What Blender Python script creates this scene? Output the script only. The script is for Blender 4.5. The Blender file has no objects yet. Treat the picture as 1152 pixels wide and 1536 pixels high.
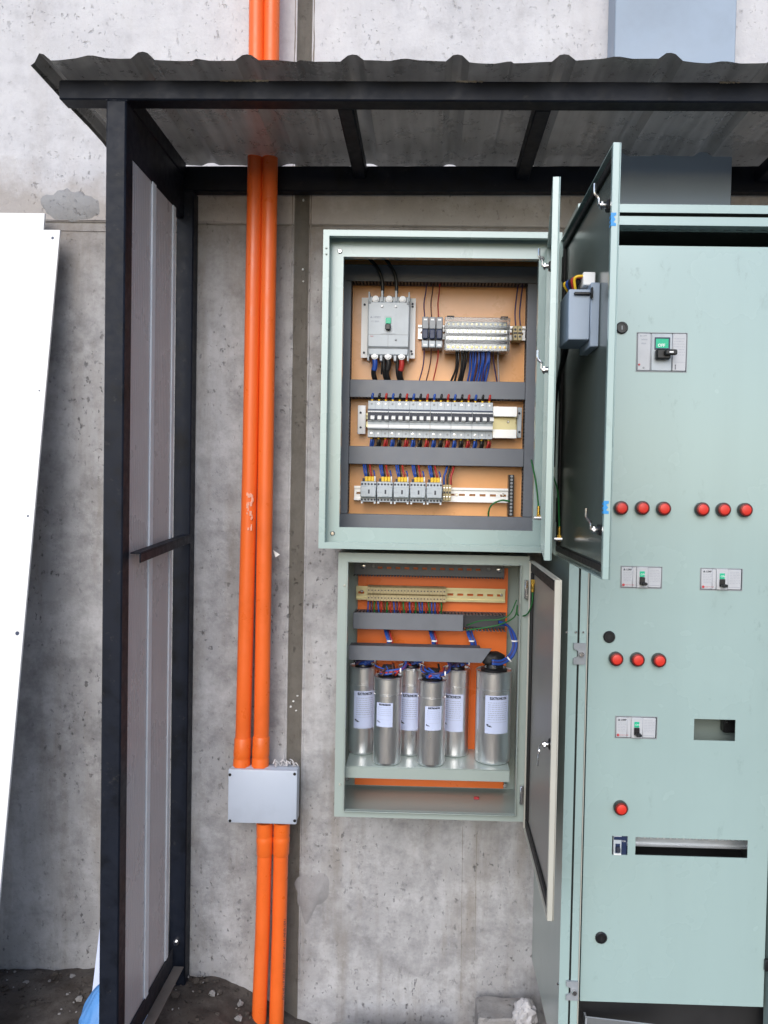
import bpy, bmesh, math, random
from mathutils import Vector, Matrix, noise
random.seed(7)
sc = bpy.context.scene
COL = sc.collection
PI = math.pi

# ------------------------------------------------------------------ camera
CAM_H = 1.275           # camera height above the ground
WALL_D = 2.015          # camera to wall
F, CX, CY = 1170.0, 614.0, 768.0
yaw, pitch, roll = math.radians(1.27), math.radians(-1.55), 0.019
ROT = Matrix.Rotation(yaw, 3, 'Z') @ Matrix.Rotation(PI/2 + pitch, 3, 'X') @ Matrix.Rotation(roll, 3, 'Z')
cam = bpy.data.cameras.new('camera')
cam.sensor_fit = 'AUTO'; cam.sensor_width = 36.0
cam.lens = F/1536*36.0
cam.shift_x = -(CX-576)/1536
cam.clip_start = 0.02; cam.clip_end = 500
co = bpy.data.objects.new('camera', cam); COL.objects.link(co)
co.matrix_world = Matrix.Translation((0, -WALL_D, CAM_H)) @ ROT.to_4x4()
sc.camera = co

# ------------------------------------------------------------------ light
SUN_EL, SUN_AZ = math.radians(31), math.radians(188)     # from behind the camera, a little to the left
w = bpy.data.worlds.new('World'); sc.world = w; w.use_nodes = True
nt = w.node_tree; nt.nodes.clear()
sky = nt.nodes.new('ShaderNodeTexSky'); sky.sky_type = 'NISHITA'; sky.sun_disc = False
sky.sun_elevation = SUN_EL; sky.sun_rotation = SUN_AZ
sky.air_density = 1.0; sky.dust_density = 1.2; sky.ozone_density = 1.2
bg = nt.nodes.new('ShaderNodeBackground'); bg.inputs['Strength'].default_value = 0.15
out = nt.nodes.new('ShaderNodeOutputWorld')
nt.links.new(sky.outputs[0], bg.inputs[0]); nt.links.new(bg.outputs[0], out.inputs[0])
sun = bpy.data.lights.new('sun', 'SUN'); sun.energy = 1.4; sun.angle = math.radians(48); sun.color = (1.0, .995, .985)
so = bpy.data.objects.new('sun', sun); COL.objects.link(so)
sd = Vector((math.sin(SUN_AZ)*math.cos(SUN_EL), math.cos(SUN_AZ)*math.cos(SUN_EL), math.sin(SUN_EL)))
so.rotation_euler = sd.to_track_quat('Z', 'Y').to_euler(); so.location = sd*10
vs = sc.view_settings
vs.view_transform = 'Standard'; vs.look = 'None'; vs.gamma = 1.0; vs.use_curve_mapping = False
vs.exposure = 0.40
sc.render.engine = 'CYCLES'
sc.cycles.max_bounces = 8

# ------------------------------------------------------------------ pixel -> world at distance d from the camera plane
def at(px, py, d):
    v = ROT @ Vector(((px-CX)/F, -(py-CY)/F, -1.0))
    v *= d/v.y
    return Vector((v.x, d-WALL_D, CAM_H+v.z))
def Y(d): return d-WALL_D
def rect(px0, py0, px1, py1, d):
    mx, my = (px0+px1)/2, (py0+py1)/2
    return at(px0, my, d).x, at(px1, my, d).x, at(mx, py1, d).z, at(mx, py0, d).z

# ------------------------------------------------------------------ materials
def nodes(name):
    m = bpy.data.materials.new(name); m.use_nodes = True
    n = m.node_tree; b = n.nodes['Principled BSDF']
    return m, n, b
def N(n, t, **k):
    x = n.nodes.new(t)
    for a, v in k.items():
        if a in x.inputs: x.inputs[a].default_value = v
        else: setattr(x, a, v)
    return x
def pos(n, scale=(1, 1, 1)):
    g = N(n, 'ShaderNodeNewGeometry'); mp = N(n, 'ShaderNodeMapping')
    mp.inputs['Scale'].default_value = scale
    n.links.new(g.outputs['Position'], mp.inputs['Vector']); return mp.outputs[0]
def noi(n, v, scale, detail=4, rough=.55):
    x = N(n, 'ShaderNodeTexNoise'); x.inputs['Scale'].default_value = scale
    x.inputs['Detail'].default_value = detail; x.inputs['Roughness'].default_value = rough
    n.links.new(v, x.inputs['Vector']); return x.outputs['Fac']
def ramp(n, f, stops):
    r = N(n, 'ShaderNodeValToRGB'); e = r.color_ramp.elements
    while len(e) < len(stops): e.new(.5)
    for i, (p, c) in enumerate(stops):
        e[i].position = p
        e[i].color = c if len(c) == 4 else (*c, 1)
    n.links.new(f, r.inputs[0]); return r.outputs[0]
def mix(n, fac, a, b, mode='MIX'):
    x = N(n, 'ShaderNodeMixRGB'); x.blend_type = mode
    for i, v in ((0, fac), (1, a), (2, b)):
        if hasattr(v, 'links'): n.links.new(v, x.inputs[i])
        else: x.inputs[i].default_value = v if i == 0 else ((*v, 1) if len(v) == 3 else v)
    return x.outputs[0]
def bump(n, b, h, strength=.3, dist=.002):
    x = N(n, 'ShaderNodeBump'); x.inputs['Strength'].default_value = strength; x.inputs['Distance'].default_value = dist
    n.links.new(h, x.inputs['Height']); n.links.new(x.outputs[0], b.inputs['Normal'])
G = lambda v: (v, v, v)
def paint(name, c, rough=.4, dirt=.12, dscale=9, metal=0.0, bmp=.0, spec=.5, coat=0.0, grime=None, rv=1.0, scuff=0):
    m, n, b = nodes(name)
    p = pos(n)
    f = noi(n, p, dscale, 6, .62)
    d = tuple(x*(1-dirt*2.2) for x in c); l = tuple(min(1, x*(1+dirt*.6)) for x in c)
    colr = ramp(n, f, [(.3, d), (.5, c), (.75, l)])
    if grime:                         # scuffs and specks of wear
        g = noi(n, p, 55, 5, .7)
        gm = ramp(n, g, [(.62, G(0)), (.72, G(grime[1]))])
        colr = mix(n, gm, colr, grime[0])
    if scuff:                         # faint rubbed marks and dusty runs
        k = noi(n, pos(n, (1, 1, .5)), 34, 6, .75); cl = ramp(n, noi(n, p, 5, 3), [(.48, G(0)), (.62, G(1))])
        k = mix(n, 1.0, ramp(n, k, [(.58, G(0)), (.68, G(scuff))]), cl, 'MULTIPLY')
        colr = mix(n, k, colr, tuple(x*.45 for x in c))
        du = ramp(n, noi(n, pos(n, (9, 9, .8)), 1.6, 6, .6), [(.35, G(0)), (.8, G(scuff*.8))])
        colr = mix(n, du, colr, tuple(x*.8+.02 for x in c))
    n.links.new(colr, b.inputs['Base Color'])
    r = ramp(n, noi(n, p, dscale*4, 4), [(.3, G(max(.02, rough-.08*rv))), (.7, G(min(1, rough+.1*rv)))])
    n.links.new(r, b.inputs['Roughness'])
    b.inputs['Metallic'].default_value = metal; b.inputs['Specular IOR Level'].default_value = spec
    b.inputs['Coat Weight'].default_value = coat; b.inputs['Coat Roughness'].default_value = .22
    if bmp: bump(n, b, noi(n, p, 260, 3), bmp, .0006)
    return m
def concrete(name, dark, mid, light, brown, pits=.5, bscale=1.0, rust=.35, band=None):
    m, n, b = nodes(name)
    p = pos(n)
    f1 = noi(n, p, 2.6, 10, .66); f2 = noi(n, p, 17, 9, .72)
    f = mix(n, .5, f1, f2)
    c = ramp(n, f, [(.36, dark), (.48, mid), (.60, light)])
    ps = pos(n, (5.5, 5.5, .7)); fs = noi(n, ps, 2.2, 7, .65)                 # run marks
    c = mix(n, ramp(n, fs, [(.50, G(0)), (.70, G(rust))]), c, brown)
    ef = noi(n, p, 11, 9, .75)
    c = mix(n, ramp(n, ef, [(.53, G(0)), (.62, G(.45))]), c, light)            # pale efflorescence
    blot = noi(n, p, 8.5, 9, .78)
    c = mix(n, ramp(n, blot, [(.545, G(0)), (.60, G(.38*pits)), (.70, G(.75*pits))]), c, tuple(x*.5 for x in mid))
    clus = noi(n, p, 4.2, 4, .6)
    cm = ramp(n, clus, [(.40, G(.10)), (.60, G(1))])
    sp = noi(n, pos(n, (1, 1, .72)), 58, 3, .55)
    s2 = noi(n, pos(n, (1.0, 1.0, .55)), 130, 2, .5)
    p1 = mix(n, 1.0, ramp(n, sp, [(.615, G(0)), (.69, G(1))]), cm, 'MULTIPLY')
    p2 = mix(n, 1.0, ramp(n, s2, [(.66, G(0)), (.70, G(.8))]), cm, 'MULTIPLY')
    pm = mix(n, 1.0, p1, p2, 'LIGHTEN')
    c = mix(n, mix(n, 1.0, pm, G(min(1, pits*1.1)), 'MULTIPLY'), c, tuple(x*.20 for x in mid))
    if band:                                       # brown band round the casting joint, its edge wavering
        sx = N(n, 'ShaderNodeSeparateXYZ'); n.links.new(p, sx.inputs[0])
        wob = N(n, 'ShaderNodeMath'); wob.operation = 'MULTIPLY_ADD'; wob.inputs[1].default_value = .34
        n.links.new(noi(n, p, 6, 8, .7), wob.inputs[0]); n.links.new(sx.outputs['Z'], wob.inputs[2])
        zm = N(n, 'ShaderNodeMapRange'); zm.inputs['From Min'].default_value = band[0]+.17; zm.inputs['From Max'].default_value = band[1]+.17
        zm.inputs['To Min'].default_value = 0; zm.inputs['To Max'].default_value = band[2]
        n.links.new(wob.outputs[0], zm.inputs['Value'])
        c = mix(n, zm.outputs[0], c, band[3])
    n.links.new(c, b.inputs['Base Color'])
    b.inputs['Roughness'].default_value = .88; b.inputs['Specular IOR Level'].default_value = .25
    h = mix(n, .5, noi(n, p, 42*bscale, 10, .75), mix(n, 1.0, G(.6), pm, 'SUBTRACT'))
    bump(n, b, h, .8, .006)
    return m
M = {}
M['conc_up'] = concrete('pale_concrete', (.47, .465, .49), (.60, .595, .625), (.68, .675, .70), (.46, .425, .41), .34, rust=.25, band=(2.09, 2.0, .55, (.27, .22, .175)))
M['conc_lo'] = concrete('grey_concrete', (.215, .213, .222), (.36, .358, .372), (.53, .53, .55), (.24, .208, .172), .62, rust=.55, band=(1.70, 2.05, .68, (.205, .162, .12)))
M['mortar'] = concrete('chase_mortar', (.215, .20, .178), (.26, .243, .218), (.31, .29, .262), (.20, .17, .14), .3)
M['patch'] = concrete('patch_mortar', (.25, .245, .255), (.30, .295, .305), (.35, .345, .36), (.25, .23, .22), .15)
M['patch_up'] = concrete('patch_mortar_pale', (.24, .24, .25), (.30, .30, .31), (.36, .36, .37), (.28, .26, .24), .15)
M['dirt'] = concrete('damp_earth', (.045, .038, .034), (.085, .072, .064), (.15, .135, .125), (.06, .045, .035), .9, .5)
M['slab'] = concrete('old_slab', (.20, .19, .19), (.29, .28, .28), (.37, .36, .36), (.24, .2, .18), .5)
M['black'] = paint('black_steel_paint', (.009, .012, .021), .48, .3, 14, bmp=.2, spec=.22, grime=((.08, .075, .07), .3))
def galv_mat():
    m, n, b = nodes('galvanised_roof')
    st = noi(n, pos(n, (14, .9, 14)), 4, 6, .6); sp = noi(n, pos(n), 16, 8, .75)
    c = ramp(n, mix(n, .45, st, sp), [(.36, (.24, .235, .222)), (.5, (.31, .302, .285)), (.62, (.37, .36, .342))])
    c = mix(n, ramp(n, noi(n, pos(n), 38, 6, .75), [(.6, G(0)), (.68, G(.6))]), c, (.07, .055, .04))
    n.links.new(c, b.inputs['Base Color']); b.inputs['Metallic'].default_value = .5
    n.links.new(ramp(n, sp, [(.3, G(.22)), (.7, G(.38))]), b.inputs['Roughness'])
    bump(n, b, st, .08, .001)
    return m
M['galv'] = galv_mat()
M['pvc'] = paint('orange_pvc', (.86, .15, .024), .34, .05, 8, spec=.5, grime=((.62, .12, .03), .15))
M['pvc_joint'] = paint('orange_pvc_socket', (.85, .155, .022), .33, .05, 8)
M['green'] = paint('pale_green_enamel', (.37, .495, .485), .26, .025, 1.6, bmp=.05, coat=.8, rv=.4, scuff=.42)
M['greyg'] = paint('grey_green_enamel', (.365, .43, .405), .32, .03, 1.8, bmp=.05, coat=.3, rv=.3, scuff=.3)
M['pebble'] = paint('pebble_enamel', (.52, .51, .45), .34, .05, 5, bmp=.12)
M['green_shaded'] = paint('shaded_green_enamel', (.15, .175, .16), .24, .015, 3, spec=.6, coat=.3, rv=.1)  # green enamel of the open doors, their shade painted into the colour
M['green_shaded2'] = paint('cream_door_inside', (.29, .275, .255), .42, .015, 3, spec=.5, rv=.1)
M['peach'] = paint('pale_orange_plate', (.87, .435, .175), .28, .05, 4, coat=.2, rv=.3)
M['orange'] = paint('orange_plate', (.86, .185, .032), .33, .05, 4)
M['duct'] = paint('grey_duct_plastic', (.168, .182, .212), .40, .05, 12)
M['duct_dk'] = paint('duct_wall_plastic', (.09, .095, .108), .5, .06, 12)
M['lgrey'] = paint('light_grey_plastic', (.48, .53, .575), .36, .04, 25)
M['mgrey'] = paint('mid_grey_plastic', (.30, .32, .345), .4, .05, 25)
M['bluegrey'] = paint('blue_grey_box', (.47, .525, .63), .36, .04, 12)
M['trunk'] = paint('blue_grey_trunking', (.31, .385, .49), .42, .09, 3, bmp=.1)
M['white'] = paint('white_plastic', (.89, .90, .91), .35, .015, 20)
M['sheetw'] = paint('white_sheet', (.80, .81, .82), .32, .05, 2.2, scuff=.12)
M['label'] = paint('label_paper', (.56, .63, .86), .45, .02, 30)
M['blackp'] = paint('black_plastic', (.014, .014, .016), .35, .1, 20)
M['blackr'] = paint('black_rubber', (.012, .012, .013), .6, .1, 20)
M['navy'] = paint('navy_plastic', (.018, .032, .085), .35, .05, 20)
M['red'] = paint('red_lens', (.72, .04, .025), .42, .04, 40)
M['redw'] = paint('red_wire', (.42, .03, .025), .38, .05, 30)
M['bluew'] = paint('blue_wire', (.02, .075, .36), .38, .05, 30)
M['blackw'] = paint('black_wire', (.014, .014, .015), .4, .05, 30)
M['brownw'] = paint('brown_wire', (.10, .035, .025), .4, .05, 30)
M['purplew'] = paint('purple_wire', (.06, .035, .11), .4, .05, 30)
M['greenw'] = paint('green_wire', (.02, .16, .04), .38, .05, 30)
M['yellow'] = paint('yellow_plastic', (.84, .54, .03), .35, .03, 30)
M['teal'] = paint('green_indicator', (.01, .50, .28), .3, .03, 40)
M['beige'] = paint('beige_terminal', (.52, .43, .24), .42, .06, 40)
M['zinc'] = paint('yellow_zinc', (.60, .55, .33), .36, .04, 5, metal=.75)
M['rail'] = paint('bright_rail', (.84, .86, .88), .40, .02, 6, metal=.55)
M['steel'] = paint('bright_steel', (.72, .72, .73), .2, .06, 40, metal=1)
M['brass'] = paint('brass_tag', (.72, .48, .10), .25, .06, 40, metal=1)
M['pink'] = paint('pink_grey_print', (.45, .40, .41), .5, .05, 40)
M['ink'] = paint('dark_print', (.03, .035, .055), .5, .02, 40)
M['inkg'] = paint('grey_print', (.30, .33, .40), .5, .02, 40)
M['redink'] = paint('red_print', (.5, .05, .06), .5, .02, 40)
M['bluest'] = paint('blue_sticker', (.03, .30, .70), .4, .03, 40)
M['scuff'] = paint('pale_scuff', (.80, .36, .25), .5, .1, 40)
M['panel'] = paint('brown_wall_panel', (.49, .455, .475), .28, .02, 2, coat=.3, rv=.3)
M['alu'] = paint('alu_strip', (.72, .76, .82), .4, .05, 14)
M['sill'] = paint('bare_steel_angle', (.20, .18, .17), .5, .15, 14, metal=.4)
M['bluep'] = paint('blue_plastic', (.10, .29, .66), .28, .07, 10, coat=.3)
M['bag'] = paint('dusty_plastic_bag', (.52, .51, .53), .4, .1, 12)
M['inside'] = paint('cabinet_inside', (.22, .27, .25), .45, .05, 5)
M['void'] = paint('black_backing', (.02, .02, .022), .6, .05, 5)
def can_mat():
    m, n, b = nodes('brushed_aluminium_can')
    p = pos(n, (6, 6, 1.2)); f = noi(n, p, 9, 4, .6)
    n.links.new(ramp(n, f, [(.3, (.84, .85, .87)), (.7, (.92, .93, .95))]), b.inputs['Base Color'])
    n.links.new(ramp(n, f, [(.3, G(.27)), (.7, G(.36))]), b.inputs['Roughness'])
    b.inputs['Metallic'].default_value = 1
    return m
M['can'] = can_mat()
def clear_mat():
    m, n, b = nodes('clear_cover')
    b.inputs['Base Color'].default_value = (.93, .95, .97, 1); b.inputs['Roughness'].default_value = .14
    b.inputs['Transmission Weight'].default_value = 1; b.inputs['IOR'].default_value = 1.45
    return m
M['clear'] = clear_mat()

# ------------------------------------------------------------------ mesh helpers
WLOC = {}
class MB:
    def __init__(s): s.bm = bmesh.new()
    def box(s, x0, x1, y0, y1, z0, z1, bev=0, seg=1):
        x0, x1 = sorted((x0, x1)); y0, y1 = sorted((y0, y1)); z0, z1 = sorted((z0, z1))
        v = [s.bm.verts.new((x, y, z)) for x in (x0, x1) for y in (y0, y1) for z in (z0, z1)]
        fs = [s.bm.faces.new([v[i] for i in q]) for q in ((0, 1, 3, 2), (4, 6, 7, 5), (0, 4, 5, 1), (2, 3, 7, 6), (0, 2, 6, 4), (1, 5, 7, 3))]
        if bev:
            es = list({e for f in fs for e in f.edges})
            bmesh.ops.bevel(s.bm, geom=es, offset=min(bev, .45*min(x1-x0, y1-y0, z1-z0)), segments=seg, affect='EDGES', profile=.5)
        return s
    def cyl(s, p0, p1, r, n=16, r2=None, cap=True):
        p0, p1 = Vector(p0), Vector(p1); a = (p1-p0).normalized()
        u = a.orthogonal().normalized(); v = a.cross(u); r2 = r if r2 is None else r2
        A = [s.bm.verts.new(p0+(u*math.cos(t)+v*math.sin(t))*r) for t in [2*PI*i/n for i in range(n)]]
        B = [s.bm.verts.new(p1+(u*math.cos(t)+v*math.sin(t))*r2) for t in [2*PI*i/n for i in range(n)]]
        for i in range(n): s.bm.faces.new((A[i], A[(i+1) % n], B[(i+1) % n], B[i]))
        if cap: s.bm.faces.new(A[::-1]); s.bm.faces.new(B)
        return s
    def tube(s, pts, r, n=6, sub=5):
        P = [Vector(p) for p in pts]; Q = []
        if len(P) > 2 and sub > 1:
            E = [2*P[0]-P[1]]+P+[2*P[-1]-P[-2]]
            for i in range(1, len(E)-2):
                for k in range(sub):
                    t = k/sub; a, b, c, d = E[i-1], E[i], E[i+1], E[i+2]
                    Q.append(.5*((2*b)+(c-a)*t+(2*a-5*b+4*c-d)*t*t+(3*b-a-3*c+d)*t**3))
            Q.append(P[-1])
        else: Q = P
        prev = None; u = None
        for i, q in enumerate(Q):
            t = (Q[min(i+1, len(Q)-1)]-Q[max(i-1, 0)]).normalized()
            if u is None: u = t.orthogonal().normalized()
            u = (u-t*u.dot(t)).normalized(); v = t.cross(u)
            ring = [s.bm.verts.new(q+(u*math.cos(2*PI*k/n)+v*math.sin(2*PI*k/n))*r) for k in range(n)]
            if prev:
                for k in range(n): s.bm.faces.new((prev[k], prev[(k+1) % n], ring[(k+1) % n], ring[k]))
            else: s.bm.faces.new(ring[::-1])
            prev = ring
        s.bm.faces.new(prev); return s
    def lathe(s, c, prof, n=32, axis='Z'):
        rings = []
        for r, h in prof:
            ring = []
            for k in range(n):
                a = 2*PI*k/n
                o = (r*math.cos(a), r*math.sin(a), h) if axis == 'Z' else (r*math.cos(a), -h, r*math.sin(a))
                ring.append(s.bm.verts.new(Vector(c)+Vector(o)))
            rings.append(ring)
        for A, B in zip(rings, rings[1:]):
            for k in range(n): s.bm.faces.new((A[k], A[(k+1) % n], B[(k+1) % n], B[k]))
        s.bm.faces.new(rings[0][::-1]); s.bm.faces.new(rings[-1]); return s
    def prism(s, poly, axis, a0, a1):
        def P(u, v, a): return {'X': (a, u, v), 'Y': (u, a, v), 'Z': (u, v, a)}[axis]
        A = [s.bm.verts.new(P(u, v, a0)) for u, v in poly]; B = [s.bm.verts.new(P(u, v, a1)) for u, v in poly]
        n = len(A)
        s.bm.faces.new(A); s.bm.faces.new(B[::-1])
        for i in range(n): s.bm.faces.new((A[i], B[i], B[(i+1) % n], A[(i+1) % n]))
        return s
    def plate(s, x0, x1, z0, z1, y0, y1, holes):
        """a sheet facing -Y with rectangular holes cut through it"""
        xs = sorted({x0, x1, *[h[0] for h in holes], *[h[1] for h in holes]}); zs = sorted({z0, z1, *[h[2] for h in holes], *[h[3] for h in holes]})
        solid = {}
        for i in range(len(xs)-1):
            for j in range(len(zs)-1):
                cx, cz = (xs[i]+xs[i+1])/2, (zs[j]+zs[j+1])/2
                solid[i, j] = not any(h[0] < cx < h[1] and h[2] < cz < h[3] for h in holes)
        V = {}
        def v(i, j, y):
            if (i, j, y) not in V: V[i, j, y] = s.bm.verts.new((xs[i], y, zs[j]))
            return V[i, j, y]
        for (i, j), ok in solid.items():
            if not ok: continue
            s.bm.faces.new((v(i, j, y0), v(i+1, j, y0), v(i+1, j+1, y0), v(i, j+1, y0)))
            s.bm.faces.new((v(i, j, y1), v(i, j+1, y1), v(i+1, j+1, y1), v(i+1, j, y1)))
            for di, dj, a, b in ((-1, 0, (i, j), (i, j+1)), (1, 0, (i+1, j), (i+1, j+1)), (0, -1, (i, j), (i+1, j)), (0, 1, (i, j+1), (i+1, j+1))):
                if not solid.get((i+di, j+dj), False):
                    s.bm.faces.new((v(*a, y0), v(*b, y0), v(*b, y1), v(*a, y1)))
        return s
    def blob(s, c, r, n=2, amp=.25, f=6, seed=0, flat=(1, 1, 1)):
        g = bmesh.ops.create_icosphere(s.bm, subdivisions=n, radius=1)
        for v in g['verts']:
            d = v.co.normalized(); k = 1+amp*noise.noise(d*f/3+Vector((seed, 0, 0)))+amp*.5*noise.noise(d*f+Vector((0, seed, 0)))
            v.co = Vector(c)+Vector((d.x*r*flat[0]*k, d.y*r*flat[1]*k, d.z*r*flat[2]*k))
        return s
    def build(s, name, mat, parent=None, smooth=40, kind=None, label=None):
        bmesh.ops.recalc_face_normals(s.bm, faces=s.bm.faces)
        cs = [v.co for v in s.bm.verts]
        lo = Vector([min(c[i] for c in cs) for i in range(3)]); hi = Vector([max(c[i] for c in cs) for i in range(3)])
        o = (lo+hi)/2
        for v in s.bm.verts: v.co -= o
        me = bpy.data.meshes.new(name); s.bm.to_mesh(me); s.bm.free()
        if smooth:
            me.polygons.foreach_set('use_smooth', [True]*len(me.polygons))
            me.set_sharp_from_angle(angle=math.radians(smooth))
        me.materials.append(M[mat] if isinstance(mat, str) else mat)
        ob = bpy.data.objects.new(name, me); COL.objects.link(ob)
        WLOC[ob.name] = o.copy()
        if parent: ob.parent = parent; ob.location = o-WLOC[parent.name]
        else: ob.location = o
        if kind: ob['kind'] = kind
        if label: ob['label'] = label
        return ob
def tag(o, label, cat, group=None):
    o['label'] = label; o['category'] = cat
    if group: o['group'] = group
    return o
def thing(name, label, cat, loc, group=None):
    o = bpy.data.objects.new(name, None); COL.objects.link(o); o.empty_display_size = .02
    o.location = loc; WLOC[o.name] = Vector(loc)
    return tag(o, label, cat, group)
def copy_part(o, parent, off):
    c = o.copy(); COL.objects.link(c); c.parent = parent
    c.location = o.location+off
    WLOC[c.name] = WLOC[o.name]+off
    for ch in o.children:
        k = ch.copy(); COL.objects.link(k); k.parent = c
    return c
def copy_thing(o, off, label, group=None, keep=None):
    c = o.copy(); COL.objects.link(c); c.location = o.location+off; WLOC[c.name] = WLOC[o.name]+off
    c['label'] = label
    if group: c['group'] = group
    for ch in o.children:
        k = ch.copy(); COL.objects.link(k); k.parent = c
        for g in ch.children:
            q = g.copy(); COL.objects.link(q); q.parent = k
    return c
def text(s, size, p, mat, parent, name='lettering', facing='front', align='LEFT', squash=1.0, bend=None, bold=0):
    cu = bpy.data.curves.new(name, 'FONT'); cu.body = s; cu.size = size; cu.align_x = align; cu.extrude = .0001
    cu.resolution_u = 2; cu.offset = bold
    t = bpy.data.objects.new(name, cu); COL.objects.link(t)
    dg = bpy.context.evaluated_depsgraph_get(); me = bpy.data.meshes.new_from_object(t.evaluated_get(dg))
    bpy.data.objects.remove(t)
    for v in me.vertices:
        x, y, z = v.co
        x *= squash
        if bend: a = x/bend; v.co = (bend*math.sin(a), bend-bend*math.cos(a)-z, y)
        elif facing == 'front': v.co = (x, -z, y)
        elif facing == 'left': v.co = (-z, -x, y)
        elif facing == 'up': v.co = (-y, -z, x)
    me.materials.clear(); me.materials.append(M[mat])
    o = bpy.data.objects.new(name, me); COL.objects.link(o)
    WLOC[o.name] = Vector(p); o.parent = parent; o.location = Vector(p)-WLOC[parent.name]
    return o

# ================================================================== SETTING
# ---- ground: one sheet, finely bumped near the wall
def axis(lo, hi, near, fine, far):
    a = [near[0]+(near[1]-near[0])*i/fine for i in range(fine+1)]
    k = 1.6; s = .12; x = near[1]
    while x < hi: x += s; s *= k; a.append(min(x, hi))
    s = .12; x = near[0]
    while x > lo: x -= s; s *= k; a.insert(0, max(x, lo))
    return a
bm = bmesh.new()
xs = axis(-80, 80, (-1.3, 1.3), 170, 10); ys = axis(-90, 3, (-.75, .05), 60, 10)
rows = []
for y in ys:
    r = []
    for x in xs:
        e = 1.0 if -3 < x < 3 and y > -3 else .3
        z = .018*noise.noise((x*4, y*4, 0))+.010*noise.noise((x*15, y*15, 3))+.006*noise.noise((x*42, y*42, 5))
        s_ = min(1, max(0, (x+.56)/.3)); s_ = s_*s_*(3-2*s_); s_ *= min(1, max(0, (y+3)/2)) if x < 3 else 0
        r.append(bm.verts.new((x, y, z*e-.012-.125*s_)))
    rows.append(r)
for a, b in zip(rows, rows[1:]):
    for i in range(len(a)-1): bm.faces.new((a[i], a[i+1], b[i+1], b[i]))
mb = MB(); mb.bm.free(); mb.bm = bm
g = mb.build('ground', 'dirt', smooth=180, kind='structure')

# ---- concrete wall, two casting lifts, a mortar filled chase
ZJ = at(400, 337, WALL_D).z
CX0, CX1 = at(438.5, 600, WALL_D).x, at(459, 600, WALL_D).x
wall = thing('concrete_wall', 'cast concrete wall with a pale upper lift and stained grey lower lift', 'wall', (0, 0, 0))
WT = .25
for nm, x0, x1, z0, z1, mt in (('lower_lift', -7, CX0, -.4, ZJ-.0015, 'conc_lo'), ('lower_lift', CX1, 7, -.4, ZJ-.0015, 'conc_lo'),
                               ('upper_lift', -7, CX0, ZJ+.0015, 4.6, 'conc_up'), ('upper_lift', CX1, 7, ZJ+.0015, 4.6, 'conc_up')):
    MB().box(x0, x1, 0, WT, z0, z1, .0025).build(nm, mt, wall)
MB().box(-7, 7, .004, WT-.01, ZJ-.0013, ZJ+.0013).build('casting_joint', 'mortar', wall)
# mortar strip: uneven edges
bm = bmesh.new(); L = []; nz = 260
for i in range(nz+1):
    z = -.4+5.0*i/nz
    row = []
    for k in range(6):
        x = CX0-.0015+(CX1-CX0+.003)*k/5
        row.append(bm.verts.new((x, .0028+.0015*noise.noise((x*60, z*9, 1))-.002*(k in (0, 5)), z)))
    L.append(row)
for a, b in zip(L, L[1:]):
    for k in range(5): bm.faces.new((a[k], a[k+1], b[k+1], b[k]))
bmesh.ops.solidify(bm, geom=bm.faces[:], thickness=-.03)
mb = MB(); mb.bm.free(); mb.bm = bm; mb.build('mortar_strip', 'mortar', wall)
def ridge(name, pts, wd, h, mt, seed=0):
    """a thin irregular fin of cement left on the wall face"""
    bm = bmesh.new(); prev = None
    for i, (x, z, ux, uz) in enumerate(pts):
        ww = wd*(.55+.8*abs(noise.noise((i*.37, seed, 0))))*.5; hh = h*(.5+.9*abs(noise.noise((i*.21, seed+4, 0))))
        cur = [bm.verts.new((x-uz*ww, .001, z+ux*ww)), bm.verts.new((x, -hh, z)), bm.verts.new((x+uz*ww, .001, z-ux*ww))]
        if prev:
            for k in range(2): bm.faces.new((prev[k], prev[k+1], cur[k+1], cur[k]))
        prev = cur
    mb = MB(); mb.bm.free(); mb.bm = bm; return mb.build(name, mt, wall, smooth=0)
ridge('cement_ridge', [(CX1+.006+.0015*noise.noise((0, i*.3, 0)), -.02+i*.02, 0, 1) for i in range(160)], .008, .002, 'conc_lo', 1)
ridge('cement_ridge', [(CX0-.007+.0015*noise.noise((5, i*.3, 0)), .0+i*.02, 0, 1) for i in range(160)], .007, .0015, 'conc_lo', 2)
ridge('cement_ridge', [(-1.2+i*.02, ZJ-.022+.0015*noise.noise((i*.2, 0, 7)), 1, 0) for i in range(31)], .008, .004, 'conc_lo', 3)
ridge('cement_ridge', [(-1.2+i*.02, ZJ+.006+.001*noise.noise((i*.2, 0, 9)), 1, 0) for i in range(34)], .006, .003, 'conc_up', 4)
for px, y0, y1 in ((694, 1240, 1505), (715, 1250, 1440)):      # form board seams
    a, b = at(px, y0, WALL_D), at(px-3, y1, WALL_D)
    MB().prism([(a.x-.0006, a.z), (a.x+.0006, a.z), (b.x+.0004, b.z), (b.x-.0004, b.z)], 'Y', -.0006, .004).build('form_seam', 'mortar', wall, smooth=0)
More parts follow.
